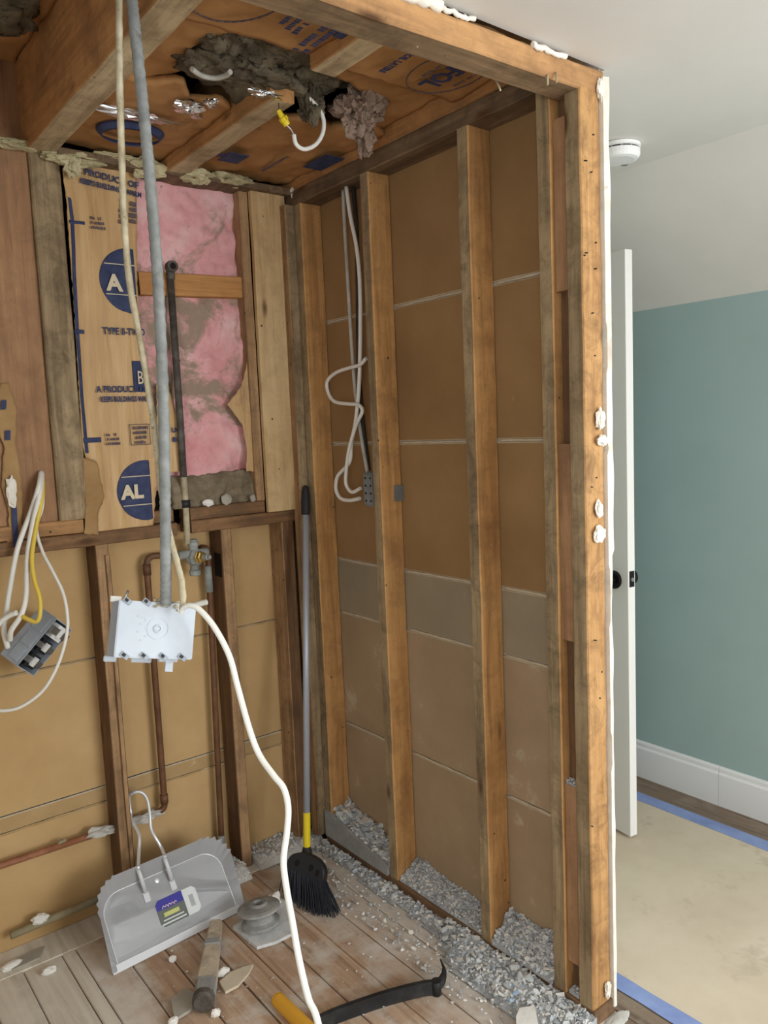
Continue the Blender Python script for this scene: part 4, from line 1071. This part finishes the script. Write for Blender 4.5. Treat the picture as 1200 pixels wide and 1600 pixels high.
for u0, u1 in ((.150, .168), (.238, .252)):
    bm = NB(); tube(bm, [MP @ Vector((u0 - .004, .236, .042)), MP @ Vector((u0 + .002, .205, .028)), MP @ Vector((u0 + .008, .168, .008))], .0065, 10); sl = obj('handle_sleeve', bm, M['alu'], pan)
    bm = NB(); box(bm, u0 + .001, u0 + .019, .140, .170, .0008, .0025, M=MP); obj('sleeve_tab', bm, M['alu'], sl)
bm = NB(); lathe(bm, [(.009, 0), (.008, .003), (.003, .0045)], MP @ Matrix.Translation((.205, .188, .001)), 16); obj('rivet', bm, M['alu_bright'], pan)
hp_ = [MP @ Vector((.236, .236, .042))] + [(-0.636, -0.135, 0.235), (-0.646, -0.120, 0.265), (-0.651, -0.100, 0.291), (-0.644, -0.080, 0.328), (-0.640, -0.060, 0.363), (-0.647, -0.045, 0.386), (-0.666, -0.035, 0.395), (-0.684, -0.025, 0.387)]
hp_ += [(-.688, -.022, .375), (-.688, -.03, .33)] + [(-0.695, -0.050, 0.316), (-0.691, -0.080, 0.296), (-0.692, -0.105, 0.278), (-0.706, -0.130, 0.247)] + [MP @ Vector((.146, .236, .042))]
bm = NB(); tube(bm, spline(hp_, 6), .0056, 8); obj('handle', bm, M['alu_bright'], pan)
stk = NB(); box(stk, .225, .270, .082, .128, .0006, .0016, M=MP); 
MS = MP @ Matrix.Translation((.175, .052, .0012)) @ Matrix.Diagonal((1.78, 1.75, 1, 1))
bm = NB(); prism(bm, [(0, .006), (.006, 0), (.050, 0), (.050, .045), (.006, .045), (0, .039)], MS, 0, .0008); st_ = obj('sticker', bm, M['sticker_dark'], pan); stk.free()
bm = NB(); prism(bm, [(.0, .028), (.050, .028), (.050, .045), (.006, .045), (0, .039)], MS, .0008, .0011); obj('sticker_band', bm, M['sticker_blue'], st_)
bm = NB(); prism(bm, [(.0505, 0), (.070, 0), (.076, .006), (.076, .039), (.070, .045), (.0505, .045)], MS, 0, .001); obj('sticker_panel', bm, M['sticker_white'], st_)
bm = NB(); [box(bm, .060 + .0014 * i, .0606 + .0014 * i, .012, .032, .001, .0013, M=MS) for i in range(6)]; obj('barcode', bm, M['sticker_dark'], st_)
bm = NB(); tube(bm, [MS @ Vector((.010 + .0016 * i, .029 + .0045 * abs(sin(i * .9)), .0013)) for i in range(18)], .0016, 5); obj('sticker_script', bm, M['sticker_pink'], st_)
bm = NB(); box(bm, .010, .038, .015, .022, .0008, .0012, M=MS); obj('sticker_script', bm, M['sticker_green'], st_)
bm = NB(); box(bm, .006, .044, .009, .011, .0008, .0012, M=MS); box(bm, .002, .047, .003, .0055, .0008, .0012, M=MS); obj('sticker_script', bm, M['sticker_white'], st_)

# ------------------------------------------------------------------ broom
tp = Vector((-.028, -.142, 1.325)); hd_ = Vector((-.200, -.303, .135))
br = empty('broom', (-.235, -.36, 0)); tag(br, 'black angled broom with grey pole standing in the corner', 'broom')
dr = (tp - hd_).normalized()
bm = NB(); tube(bm, [hd_ + dr * .10, tp - dr * .05], .0115, 14); obj('pole', bm, M['flex'], br) if False else obj('pole', bm, NT('pole_metal').done((172, 176, 186), .35, metal=.25), br)
bm = NB(); F = frame(tp - dr * .085, (1, 0, 0), dr); lathe(bm, [(.0125, 0), (.0155, .004), (.0165, .05), (.013, .085), (.010, .10), (.003, .104)], F, 14); obj('grip_cap', bm, M['plastic_black'], br)
bm = NB(); F = frame(hd_ - dr * .004, (1, 0, 0), dr); lathe(bm, [(.0125, 0), (.0125, .12), (.0115, .122)], F, 14); obj('ferrule', bm, M['yellow'], br)
hl, hr = Vector((-0.265, -0.287, 0.100)), Vector((-0.211, -0.424, 0.085))
tl, tr = Vector((-0.284, -0.290, 0.012)), Vector((-0.231, -0.511, 0.003))
hx = (hr - hl); hm = (hl + hr) / 2; hlen = hx.length; hx.normalize()
dz = ((tl + tr) / 2 - hm).normalized(); hz = -(dz - hx * dz.dot(hx)).normalized(); hy = hz.cross(hx)
MH = Matrix(((hx.x, hy.x, hz.x, hm.x), (hx.y, hy.y, hz.y, hm.y), (hx.z, hy.z, hz.z, hm.z), (0, 0, 0, 1)))
bm = NB()
H2 = hlen / 2
arch = [(-H2, -.012)] + [(-H2 * cos(pi * i / 16), .052 * sin(pi * i / 16) ** .7) for i in range(17)] + [(H2, -.012)]
hole = None
MHX = MH @ Matrix(((1, 0, 0, 0), (0, 0, -1, 0), (0, 1, 0, 0), (0, 0, 0, 1)))
prism(bm, arch, MHX, -.014, .014)
bmesh.ops.bevel(bm, geom=[e for e in bm.edges], offset=.003, segments=1, affect='EDGES')
cp = obj('head_cap', bm, M['plastic_black'], br)
for a, b in ((-.032, .016), (.02, .018), (.046, .010)):
    bm = NB(); lathe(bm, [(.011, -.016), (.011, .016)], MHX @ Matrix.Translation((a * H2 / .07, b, 0)) @ Matrix.Scale(.7, 4, (1, 0, 0)), 14); obj('cap_recess', bm, M['dark'], cp)
bm = NB(); F = frame(hd_ - dr * .03, (1, 0, 0), dr); lathe(bm, [(.020, 0), (.015, .03), (.013, .036)], F, 14); obj('neck', bm, M['plastic_black'], br)
bm = NB()
for i in range(46):
    for j in range(5):
        t = (i + random.random() * .6) / 46
        a = hl.lerp(hr, t) + hy * (-.012 + .006 * j) - hz * .006
        sag = Vector((0, 0, 0)) if t > .8 else dz * (.018 * sin(pi * t))
        e = tl.lerp(tr, t) + hy * (-.030 + .015 * j) + sag + Vector((random.uniform(-.006, .006), random.uniform(-.006, .006), 0))
        e.z = max(e.z, .002)
        mid = a.lerp(e, .5) + Vector((random.uniform(-.002, .002), random.uniform(-.002, .002), .006))
        tube(bm, [a, mid, e], .0016, 4, caps=False)
obj('bristles', bm, M['bristle'], br)

# ------------------------------------------------------------------ tools and fittings on the floor
# stubby wooden handled tool with a metal butt
a, b = Vector((-0.545, -0.309, 0.026)), Vector((-0.736, -0.615, 0.026))
cl = empty('hand_maul', (b.x, b.y, 0)); tag(cl, 'worn wooden tool handle with dark metal head in front of the dustpan', 'tool')
ax = (b - a); La = ax.length; ax.normalize(); sx_ = Vector((ax.y, -ax.x, 0)).normalized()
MK = Matrix(((sx_.x, 0, ax.x, a.x), (sx_.y, 0, ax.y, a.y), (0, 1, 0, 0.0), (0, 0, 0, 1)))     # x across, y up, z along
def taper(bm, z0, z1, w0, w1, y0, y1, y2, y3, mats=0):
    co = [(-w0, y0, z0), (w0, y0, z0), (w0, y1, z0), (-w0, y1, z0), (-w1, y2, z1), (w1, y2, z1), (w1, y3, z1), (-w1, y3, z1)]
    v = [bm.verts.new(MK @ Vector(q)) for q in co]
    for f in ((0, 3, 2, 1), (4, 5, 6, 7), (0, 1, 5, 4), (1, 2, 6, 5), (2, 3, 7, 6), (3, 0, 4, 7)): bm.faces.new([v[i] for i in f])
bm = NB(); taper(bm, 0, La * .78, .018, .028, .006, .040, .004, .046); bmesh.ops.bevel(bm, geom=bm.edges[:], offset=.005, segments=2, affect='EDGES'); obj('handle', bm, M['handle_wood'], cl)
bm = NB(); taper(bm, La * .27, La * .36, .0225, .0235, .004, .0445, .004, .0455); bmesh.ops.bevel(bm, geom=bm.edges[:], offset=.004, segments=1, affect='EDGES'); obj('tape_wrap', bm, M['slab'], cl)
bm = NB(); taper(bm, La * .74, La * .95, .027, .026, .003, .048, .002, .050); bmesh.ops.bevel(bm, geom=bm.edges[:], offset=.006, segments=2, affect='EDGES'); obj('ferrule', bm, M['lead'], cl)
bm = NB(); lathe(bm, [(.024, -.022), (.030, -.014), (.030, .004), (.024, .012)], frame(MK @ Vector((0, .032, La * .97)), sx_, ax), 18); obj('metal_head', bm, M['ironpipe'], cl)

# closet flange on a broken plaster plate
tl_ = [Vector(p) for p in [(-0.507, -0.342, 0.000), (-0.498, -0.479, -0.000), (-0.441, -0.495, 0.000), (-0.379, -0.494, 0.000), (-0.336, -0.396, 0.000), (-0.314, -0.334, 0.000), (-0.320, -0.290, 0.000), (-0.335, -0.267, 0.000), (-0.387, -0.323, -0.000), (-0.455, -0.333, 0.000)]]
bm = NB(); Mz = Matrix.Translation((0, 0, 0)); prism(bm, [(p.x, p.y) for p in tl_], Mz, .002, .012)
tag(obj('plaster_plate', bm, M['chunk']), 'flat broken plaster plate under the round grey flange', 'debris')
fc = Vector((-0.441, -0.403, 0.018))
fl_ = empty('pipe_flange', (fc.x, fc.y, .012)); tag(fl_, 'round dusty grey pipe flange lying on a plaster plate', 'pipe fitting')
Mf = Matrix.Translation(fc) @ Matrix.Rotation(radians(-8), 4, 'X')
bm = NB(); lathe(bm, [(.052, .0), (.060, .004), (.060, .012), (.046, .018), (.040, .030), (.043, .046)], Mf, 28); obj('collar', bm, M['lead'], fl_)
bm = NB(); lathe(bm, [(.018, .046), (.060, .046), (.066, .050), (.066, .056), (.056, .060), (.030, .064), (.024, .070), (.016, .070), (.0145, .058), (.0145, .048)], Mf, 32); obj('rim_disc', bm, M['lead'], fl_)
bm = NB(); lathe(bm, [(.0145, .0575), (.0145, .0585)], Mf, 20); obj('bore', bm, M['dark'], fl_)

# black pry bar
pb = empty('pry_bar', (-0.345, -0.895, 0.000)); tag(pb, 'black steel pry bar with upturned claw lying on the boards', 'pry bar')
bp_ = [Vector(p) for p in [(-0.539, -0.866, 0.022), (-0.494, -0.871, 0.022), (-0.424, -0.888, 0.022), (-0.337, -0.914, 0.022), (-0.253, -0.948, 0.022), (-0.221, -0.969, 0.022)]]
bm = NB()
sec = []
for i, p in enumerate(spline(bp_, 4)):
    t = (bp_[-1] - bp_[0]).normalized(); sd2 = Vector((t.y, -t.x, 0))
    hw = .006
    sec.append([bm.verts.new(p + sd2 * hw + Vector((0, 0, -.0205))), bm.verts.new(p - sd2 * hw + Vector((0, 0, -.0205))), bm.verts.new(p - sd2 * hw + Vector((0, 0, .0185))), bm.verts.new(p + sd2 * hw + Vector((0, 0, .0185)))])
for i in range(len(sec) - 1):
    for j in range(4): bm.faces.new((sec[i][j], sec[i][(j + 1) % 4], sec[i + 1][(j + 1) % 4], sec[i + 1][j]))
bm.faces.new(sec[0][::-1]); bm.faces.new(sec[-1])
obj('shank', bm, M['iron'], pb)
e = bp_[-1]
bm = NB(); tube(bm, [e + Vector((0, 0, -.0205)), e + Vector((0, 0, .019))], .013, 14)
k1 = spline([e + Vector((.002, 0, .004)), Vector((-0.196, -0.966, 0.030)), Vector((-0.171, -0.946, 0.035)), Vector((-0.150, -0.908, 0.035))], 5)
tube(bm, k1, .012, 8, flat=.55, rfun=lambda t, L: .0135 * (1 - t) + .0025)
obj('claw', bm, M['iron'], pb)
# yellow handled tool cut by the frame
yt = empty('yellow_tool', (-0.552, -0.759, 0.000)); tag(yt, 'tool with thick ochre yellow grip beside the white cable', 'tool')
ya, yb = Vector((-0.570, -0.714, 0.020)), Vector((-0.564, -0.915, 0.020))
bm = NB(); tube(bm, spline([ya + Vector((-.002, .004, .002)), ya.lerp(yb, .06), ya.lerp(yb, .25), ya.lerp(yb, .6), yb], 6), .018, 14, rfun=lambda t, L: .012 + .0075 * min(1, t * 9) - (.004 if .12 < t < .2 else 0)); obj('grip', bm, M['ochre'], yt)
yd = (yb - ya).normalized(); bm = NB(); tube(bm, [yb - yd * .01, yb + yd * .16], .0085, 10); obj('shaft', bm, M['iron'], yt)

# flat shards
def shard(pts, th, m, label, z=.003, name='plaster_shard'):
    bm = NB(); prism(bm, [(p[0], p[1]) for p in pts], Matrix.Translation((0, 0, z)), 0, th)
    return tag(obj(name, bm, M[m]), label, 'debris')
shard([(-0.784, -0.514, 0.008), (-0.737, -0.500, 0.008), (-0.723, -0.532, 0.008), (-0.731, -0.570, 0.008), (-0.763, -0.586, 0.008), (-0.798, -0.589, 0.008), (-0.803, -0.581, 0.008)], .008, 'shard_grey', 'grey flat plaster shard beside the metal tool head')
shard([(-0.651, -0.539, 0.008), (-0.609, -0.524, 0.008), (-0.571, -0.529, 0.008), (-0.544, -0.539, 0.008), (-0.573, -0.563, 0.008), (-0.618, -0.586, 0.008), (-0.657, -0.587, 0.008)], .008, 'shard_beige', 'pointed beige plaster shard right of the wooden handle')
shard([(-0.152, -1.193, 0.020), (-0.122, -1.178, 0.020), (-0.086, -1.198, 0.020), (-0.135, -1.253, 0.020), (-0.188, -1.229, 0.020)], .03, 'chunk_w', 'thick white plaster block at the bottom edge near the rubble', name='plaster_block')
shard([(-1.082, -0.037, 0.008), (-0.981, -0.034, 0.008), (-1.008, -0.080, 0.008), (-1.084, -0.083, 0.008)], .006, 'shard_grey', 'long grey plaster flake on the dusty floor by the back wall')
for i, (p, r, lb) in enumerate((((-0.623, -0.508, 0.012), (.022, .012, .012), 'rounded white plaster chunk between handle and beige shard'), ((-1.005, -0.157, 0.010), (.022, .014, .010), 'pale plaster chunk lying on the dusty corner boards'),
                                ((-0.711, -0.638, 0.010), (.014, .010, .010), 'white plaster chunk touching the metal tool head'), ((-0.811, -0.590, 0.010), (.014, .012, .010), 'small pale chunk beside the grey shard at the bottom'),
                                ((-0.709, -0.355, 0.010), (.012, .009, .010), 'small white crumb under the dustpan lip'), ((-1.082, -0.063, 0.010), (.03, .016, .012), 'grey white plaster clod at the foot of the back wall'))):
    tag(obj('plaster_chunk', lump((p[0], p[1], r[2] * .75), r, i + 120, .35, 2), M['chunk_w']), lb, 'debris')
a = (-0.345, -0.327, 0.030)
tag(obj('plaster_chunk', lump((a[0], a[1], .024), (.022, .016, .022), 133, .5, 2), M['chunk_w']), 'upright white chunk behind the round grey flange', 'debris')

# ------------------------------------------------------------------ rubble along the walls
shapes = []
for k in range(12):
    bm = NB(); rr = random.Random(k)
    for i in range(11):
        v = Vector((rr.uniform(-1, 1), rr.uniform(-1, 1), rr.uniform(-1, 1))).normalized()
        bm.verts.new(Vector((v.x, v.y * rr.uniform(.7, 1), v.z * rr.uniform(.5, .9))))
    bmesh.ops.convex_hull(bm, input=bm.verts[:])
    bmesh.ops.delete(bm, geom=[v for v in bm.verts if not v.link_faces], context='VERTS')
    bmesh.ops.recalc_face_normals(bm, faces=bm.faces[:])
    me = bpy.data.meshes.new('plaster_chunk'); bm.to_mesh(me); bm.free(); shapes.append(me)
def rot(rr): return Matrix.Rotation(rr.uniform(0, 6.3), 4, 'Z') @ Matrix.Rotation(rr.uniform(0, 6.3), 4, 'X')
variants = {}
def chunk_mesh(k, m):
    if (k, m) not in variants:
        me = shapes[k].copy(); me.materials.append(M[m]); variants[(k, m)] = me
    return variants[(k, m)]
def heap(label, x0, x1, y0, y1, base, hfun, small, big, biglabel, group, seed, rs=(.003, .008), rb=(.011, .02), m='rubble', bigm=('chunk', 'chunk', 'chunk_w', 'chunk_b'), step=.014):
    rr = random.Random(seed)
    bm = NB()
    poly = [(x0, y0), (x1, y0), (x1, y1), (x0, y1)]
    def hh(x, y):
        return max(base + .0015, base + (hfun(x, y) - base) * (1 + .35 * noise.noise(Vector((x * 22, y * 22, seed)))) + .004 * noise.noise(Vector((x * 70, y * 70, seed))))
    nx = max(2, int((x1 - x0) / step)); ny = max(2, int((y1 - y0) / step))
    Tt = [[bm.verts.new((x0 + (x1 - x0) * i / nx, y0 + (y1 - y0) * j / ny, hh(x0 + (x1 - x0) * i / nx, y0 + (y1 - y0) * j / ny))) for j in range(ny + 1)] for i in range(nx + 1)]
    Bb = [[bm.verts.new((v.co.x, v.co.y, base)) for v in r_] for r_ in Tt]
    dead = set()
    for i in range(nx):
        for j in range(ny):
            if max(q.co.z for q in (Tt[i][j], Tt[i + 1][j], Tt[i + 1][j + 1], Tt[i][j + 1])) < base + .0022: dead.add((i, j)); continue
            bm.faces.new((Tt[i][j], Tt[i + 1][j], Tt[i + 1][j + 1], Tt[i][j + 1])); bm.faces.new((Bb[i][j], Bb[i][j + 1], Bb[i + 1][j + 1], Bb[i + 1][j]))
    for i in range(nx):
        if (i, 0) not in dead: bm.faces.new((Tt[i][0], Bb[i][0], Bb[i + 1][0], Tt[i + 1][0]))
        if (i, ny - 1) not in dead: bm.faces.new((Tt[i + 1][ny], Bb[i + 1][ny], Bb[i][ny], Tt[i][ny]))
    for j in range(ny):
        if (0, j) not in dead: bm.faces.new((Tt[0][j + 1], Bb[0][j + 1], Bb[0][j], Tt[0][j]))
        if (nx - 1, j) not in dead: bm.faces.new((Tt[nx][j], Bb[nx][j], Bb[nx][j + 1], Tt[nx][j + 1]))
    bmesh.ops.delete(bm, geom=[v for v in bm.verts if not v.link_faces], context='VERTS')
    n = 0; tries = 0
    while n < small and tries < small * 12:
        tries += 1
        x, y = rr.uniform(x0, x1), rr.uniform(y0, y1)
        h = hh(x, y)
        if h < base + .004 and rr.random() > .10: continue
        r = rr.uniform(*rs) * (1.6 if rr.random() < .12 else 1)
        me = shapes[rr.randrange(12)]
        MM = Matrix.Translation((x, y, h + r * .42)) @ rot(rr) @ Matrix.Diagonal((r, r * rr.uniform(.6, 1), r * rr.uniform(.5, .9), 1))
        vs = [bm.verts.new(MM @ v.co) for v in me.vertices]
        mi = rr.choice((0, 1, 1, 2, 3))
        for p in me.polygons:
            f = bm.faces.new([vs[i] for i in p.vertices]); f.material_index = mi
        n += 1
    tag(obj('rubble_heap', bm, [M[m], M['chunk'], M['chunk_w'], M['chunk_b']]), label, 'rubble', kind='stuff')
    n = 0; tries = 0
    while n < big and tries < big * 60:
        tries += 1
        x, y = rr.uniform(x0 + .008, x1 - .008), rr.uniform(y0 + .008, y1 - .008)
        h = hh(x, y)
        if h < base + .007: continue
        r = rr.uniform(*rb)
        o = bpy.data.objects.new('plaster_chunk', chunk_mesh(rr.randrange(12), bm_ := rr.choice(bigm)))
        C.objects.link(o)
        o.matrix_world = Matrix.Translation((x, y, h + r * .30)) @ rot(rr) @ Matrix.Diagonal((r, r * rr.uniform(.7, 1), r * rr.uniform(.5, .9), 1))
        tint = {'chunk': 'grey', 'chunk_w': 'whitish', 'chunk_b': 'bluish'}[bm_]
        tag(o, tint + ' ' + biglabel, 'debris', tint + ' ' + group)
        n += 1
# inside the stud bays
heap('coarse plaster rubble behind the grey board in the corner bay', .004, W - .001, -.49, -.125, .042, lambda x, y: (.062 + .075 * (y + .49) / .365) + .34 * max(0, x - .01) * (1 if y > -.47 else .6), 420, 52,
     'broken plaster chunk in the corner stud bay behind the grey board', 'chunks in the corner stud bay', 1, (.005, .010), (.013, .027))
heap('fine grey white rubble in the bay between the two light studs', .004, W - .001, -.918, -.541, .042, lambda x, y: .046 + (.42 * x) * (.35 + .9 * (y + .918) / .377) + .18 * max(0, x - .03), 1100, 14,
     'small plaster chunk in the rubble between the two light studs', 'chunks between the two light studs', 2, (.003, .0065), (.008, .013))
heap('mixed plaster rubble in the bay beside the end blocks', -.004, W - .001, -1.186, -.967, .042, lambda x, y: .05 + 1.0 * max(0, x + .004) * (.75 + 1.1 * max(0, y + 1.06)), 850, 20,
     'plaster chunk in the rubble beside the spacer blocks', 'chunks beside the spacer blocks', 3, (.004, .009), (.010, .018))
heap('pinch of grey rubble in the gap at the end post foot', .006, .048, -1.268, -1.235, .042, lambda x, y: .05 + .25 * x, 60, 0, '', '', 12, (.002, .005))
heap('grey rubble crumbs lying on top of the low spacer block', .008, .048, -1.268, -1.235, .615, lambda x, y: .617 + .2 * x, 60, 0, '', '', 13, (.002, .005))
# strip in front of the bottom plate
def strip(x, y):
    w1 = .055 + .03 * noise.noise(Vector((y * 5, 1, 0))) + (.075 if y < -.80 else 0) * min(1, (-.80 - y) / .12) * (1 if y > -1.20 else .6)
    peak = .014 + (.020 if y < -.78 else 0) + .012 * noise.noise(Vector((y * 9, 4, 0)))
    t = (-x) / max(.02, w1)
    return peak * max(0, 1 - t * t) if t < 1 else 0
heap('long strip of grey plaster rubble on the boards along the bottom plate', -.19, -.004, -1.33, -.115, .002, strip, 2300, 140,
     'plaster chunk in the rubble strip along the bottom plate', 'chunks along the bottom plate', 4, (.003, .008), (.010, .018))
heap('pile of grey rubble in the back corner by the broom', -.275, -.006, -.115, .028, .004, lambda x, y: .028 * (1 + .5 * noise.noise(Vector((x * 12, y * 12, 3)))) * min(1, (y + .125) / .04), 420, 26,
     'plaster chunk in the back corner behind the broom', 'chunks in the back corner', 5, (.003, .006), (.008, .014), m='dustgrey')
heap('small grey rubble pile at the foot of the back stud right of the dustpan', -.41, -.325, -.14, .028, .004, lambda x, y: .055 * max(0, 1 - ((x + .355) / .05) ** 2) * max(0, 1 - ((y + .06) / .09) ** 2), 160, 12,
     'plaster chunk beside the foot of the stud right of the dustpan', 'chunks right of the dustpan', 6, (.003, .006), (.008, .013), m='dustgrey')
# grey board leaning in the corner bay
bm = NB(); prism(bm, [(-.492, .043), (-.492, .072), (-.16, .135), (-.128, .138), (-.128, .043)], Matrix(((0, 0, 1, 0), (1, 0, 0, 0), (0, 1, 0, 0), (0, 0, 0, 1))), -.010, .002)
tag(obj('board_scrap', bm, M['slab']), 'smooth grey board scrap holding back rubble in the corner bay', 'debris')
# loose crumbs scattered over the boards
rr = random.Random(99)
for i in range(120):
    x, y = rr.uniform(-.75, -.15), rr.uniform(-1.15, -.2)
    r = rr.uniform(.003, .0065)
    o = bpy.data.objects.new('plaster_crumb', chunk_mesh(rr.randrange(12), rr.choice(('chunk_w', 'chunk_w', 'chunk'))))
    C.objects.link(o)
    o.matrix_world = Matrix.Translation((x, y, r * .45 + .001)) @ Matrix.Rotation(rr.uniform(0, 6.3), 4, 'Z') @ Matrix.Diagonal((r, r * rr.uniform(.6, 1), r * .7, 1))
    tag(o, 'tiny white plaster crumb scattered on the bare boards', 'debris', 'crumbs on the floor boards')
# pale blue painted flakes in the strip
for i, (p, r) in enumerate(((((-0.074, -1.101, 0.030)), .013), (((-0.087, -1.134, 0.030)), .011), (((-0.107, -1.139, 0.025)), .009))):
    o = bpy.data.objects.new('paint_flake', shapes[i + 2].copy()); o.data.materials.append(M['tape_pale']) if 'tape_pale' in M else o.data.materials.append(NT('pale_blue_paint').done((168, 196, 222), .7))
    C.objects.link(o); o.location = p; o.scale = (r, r, r * .6)
    tag(o, ('upper', 'middle', 'lower')[i] + ' pale blue painted plaster flake in the rubble strip', 'debris')

# ------------------------------------------------------------------ the room beyond
bm = NB(); box(bm, .185, 1.150, -4.5, -.06, .0005, .002)
tag(obj('floor_paper', bm, M['paperfloor']), 'tan protective floor paper taped down in the room beyond', 'floor covering')
def tape(x0, x1, label):
    pts = []; n = 60
    for i in range(n + 1): pts.append((x0 + .003 * noise.noise(Vector((i * .5, x0, 0))), -4.5 + 4.4 * i / n))
    for i in range(n, -1, -1): pts.append((x1 + .003 * noise.noise(Vector((i * .5, x1, 3))), -4.5 + 4.4 * i / n))
    bm = NB()
    for i in range(n):
        q = [pts[i], pts[i + 1], pts[-2 - i], pts[-1 - i]]
        v = [bm.verts.new((a, b, .0028)) for a, b in q]
        bm.faces.new(v)
    bmesh.ops.remove_doubles(bm, verts=bm.verts[:], dist=1e-5)
    bmesh.ops.solidify(bm, geom=bm.faces[:], thickness=.0006)
    tag(obj('tape_strip', bm, M['tape']), label, 'tape')
tape(.154, .207, 'blue tape strip on the floor at the end post foot')
tape(1.112, 1.176, 'blue tape strip along the floor near the white baseboard')
sc = Vector((0.562, -1.025, 2.330))
sm = empty('smoke_detector', sc - Vector((0, 0, .045))); tag(sm, 'round white smoke detector on the white ceiling behind the end post', 'smoke detector')
F = frame(sc, (1, 0, 0), (0, 0, -1))
bm = NB(); lathe(bm, [(.060, .0005), (.063, .002), (.063, .011), (.058, .013)], F, 36); obj('mounting_base', bm, M['plastic_white'], sm)
bm = NB(); lathe(bm, [(.057, .0165), (.0615, .018), (.0615, .032), (.056, .041), (.045, .044), (.002, .045)], F, 36); dt = obj('cover', bm, M['plastic_white'], sm)
bm = NB(); lathe(bm, [(.0545, .012), (.0545, .018)], F, 36); obj('vent_gap', bm, M['slab'], sm)
for i in range(12):
    a = 2 * pi * i / 12
    bm = NB(); box(bm, -.011, .011, .0545, .0575, .0135, .0162, M=F @ Matrix.Rotation(a, 4, 'Z')); obj('vent_slot', bm, M['iron'], dt)
bm = NB()
for i in range(5): box(bm, .022 + .004 * i, .024 + .004 * i, -.042, -.026, .0425, .0452, M=F @ Matrix.Rotation(.6, 4, 'Z'))
obj('sounder_grille', bm, M['slab'], dt)
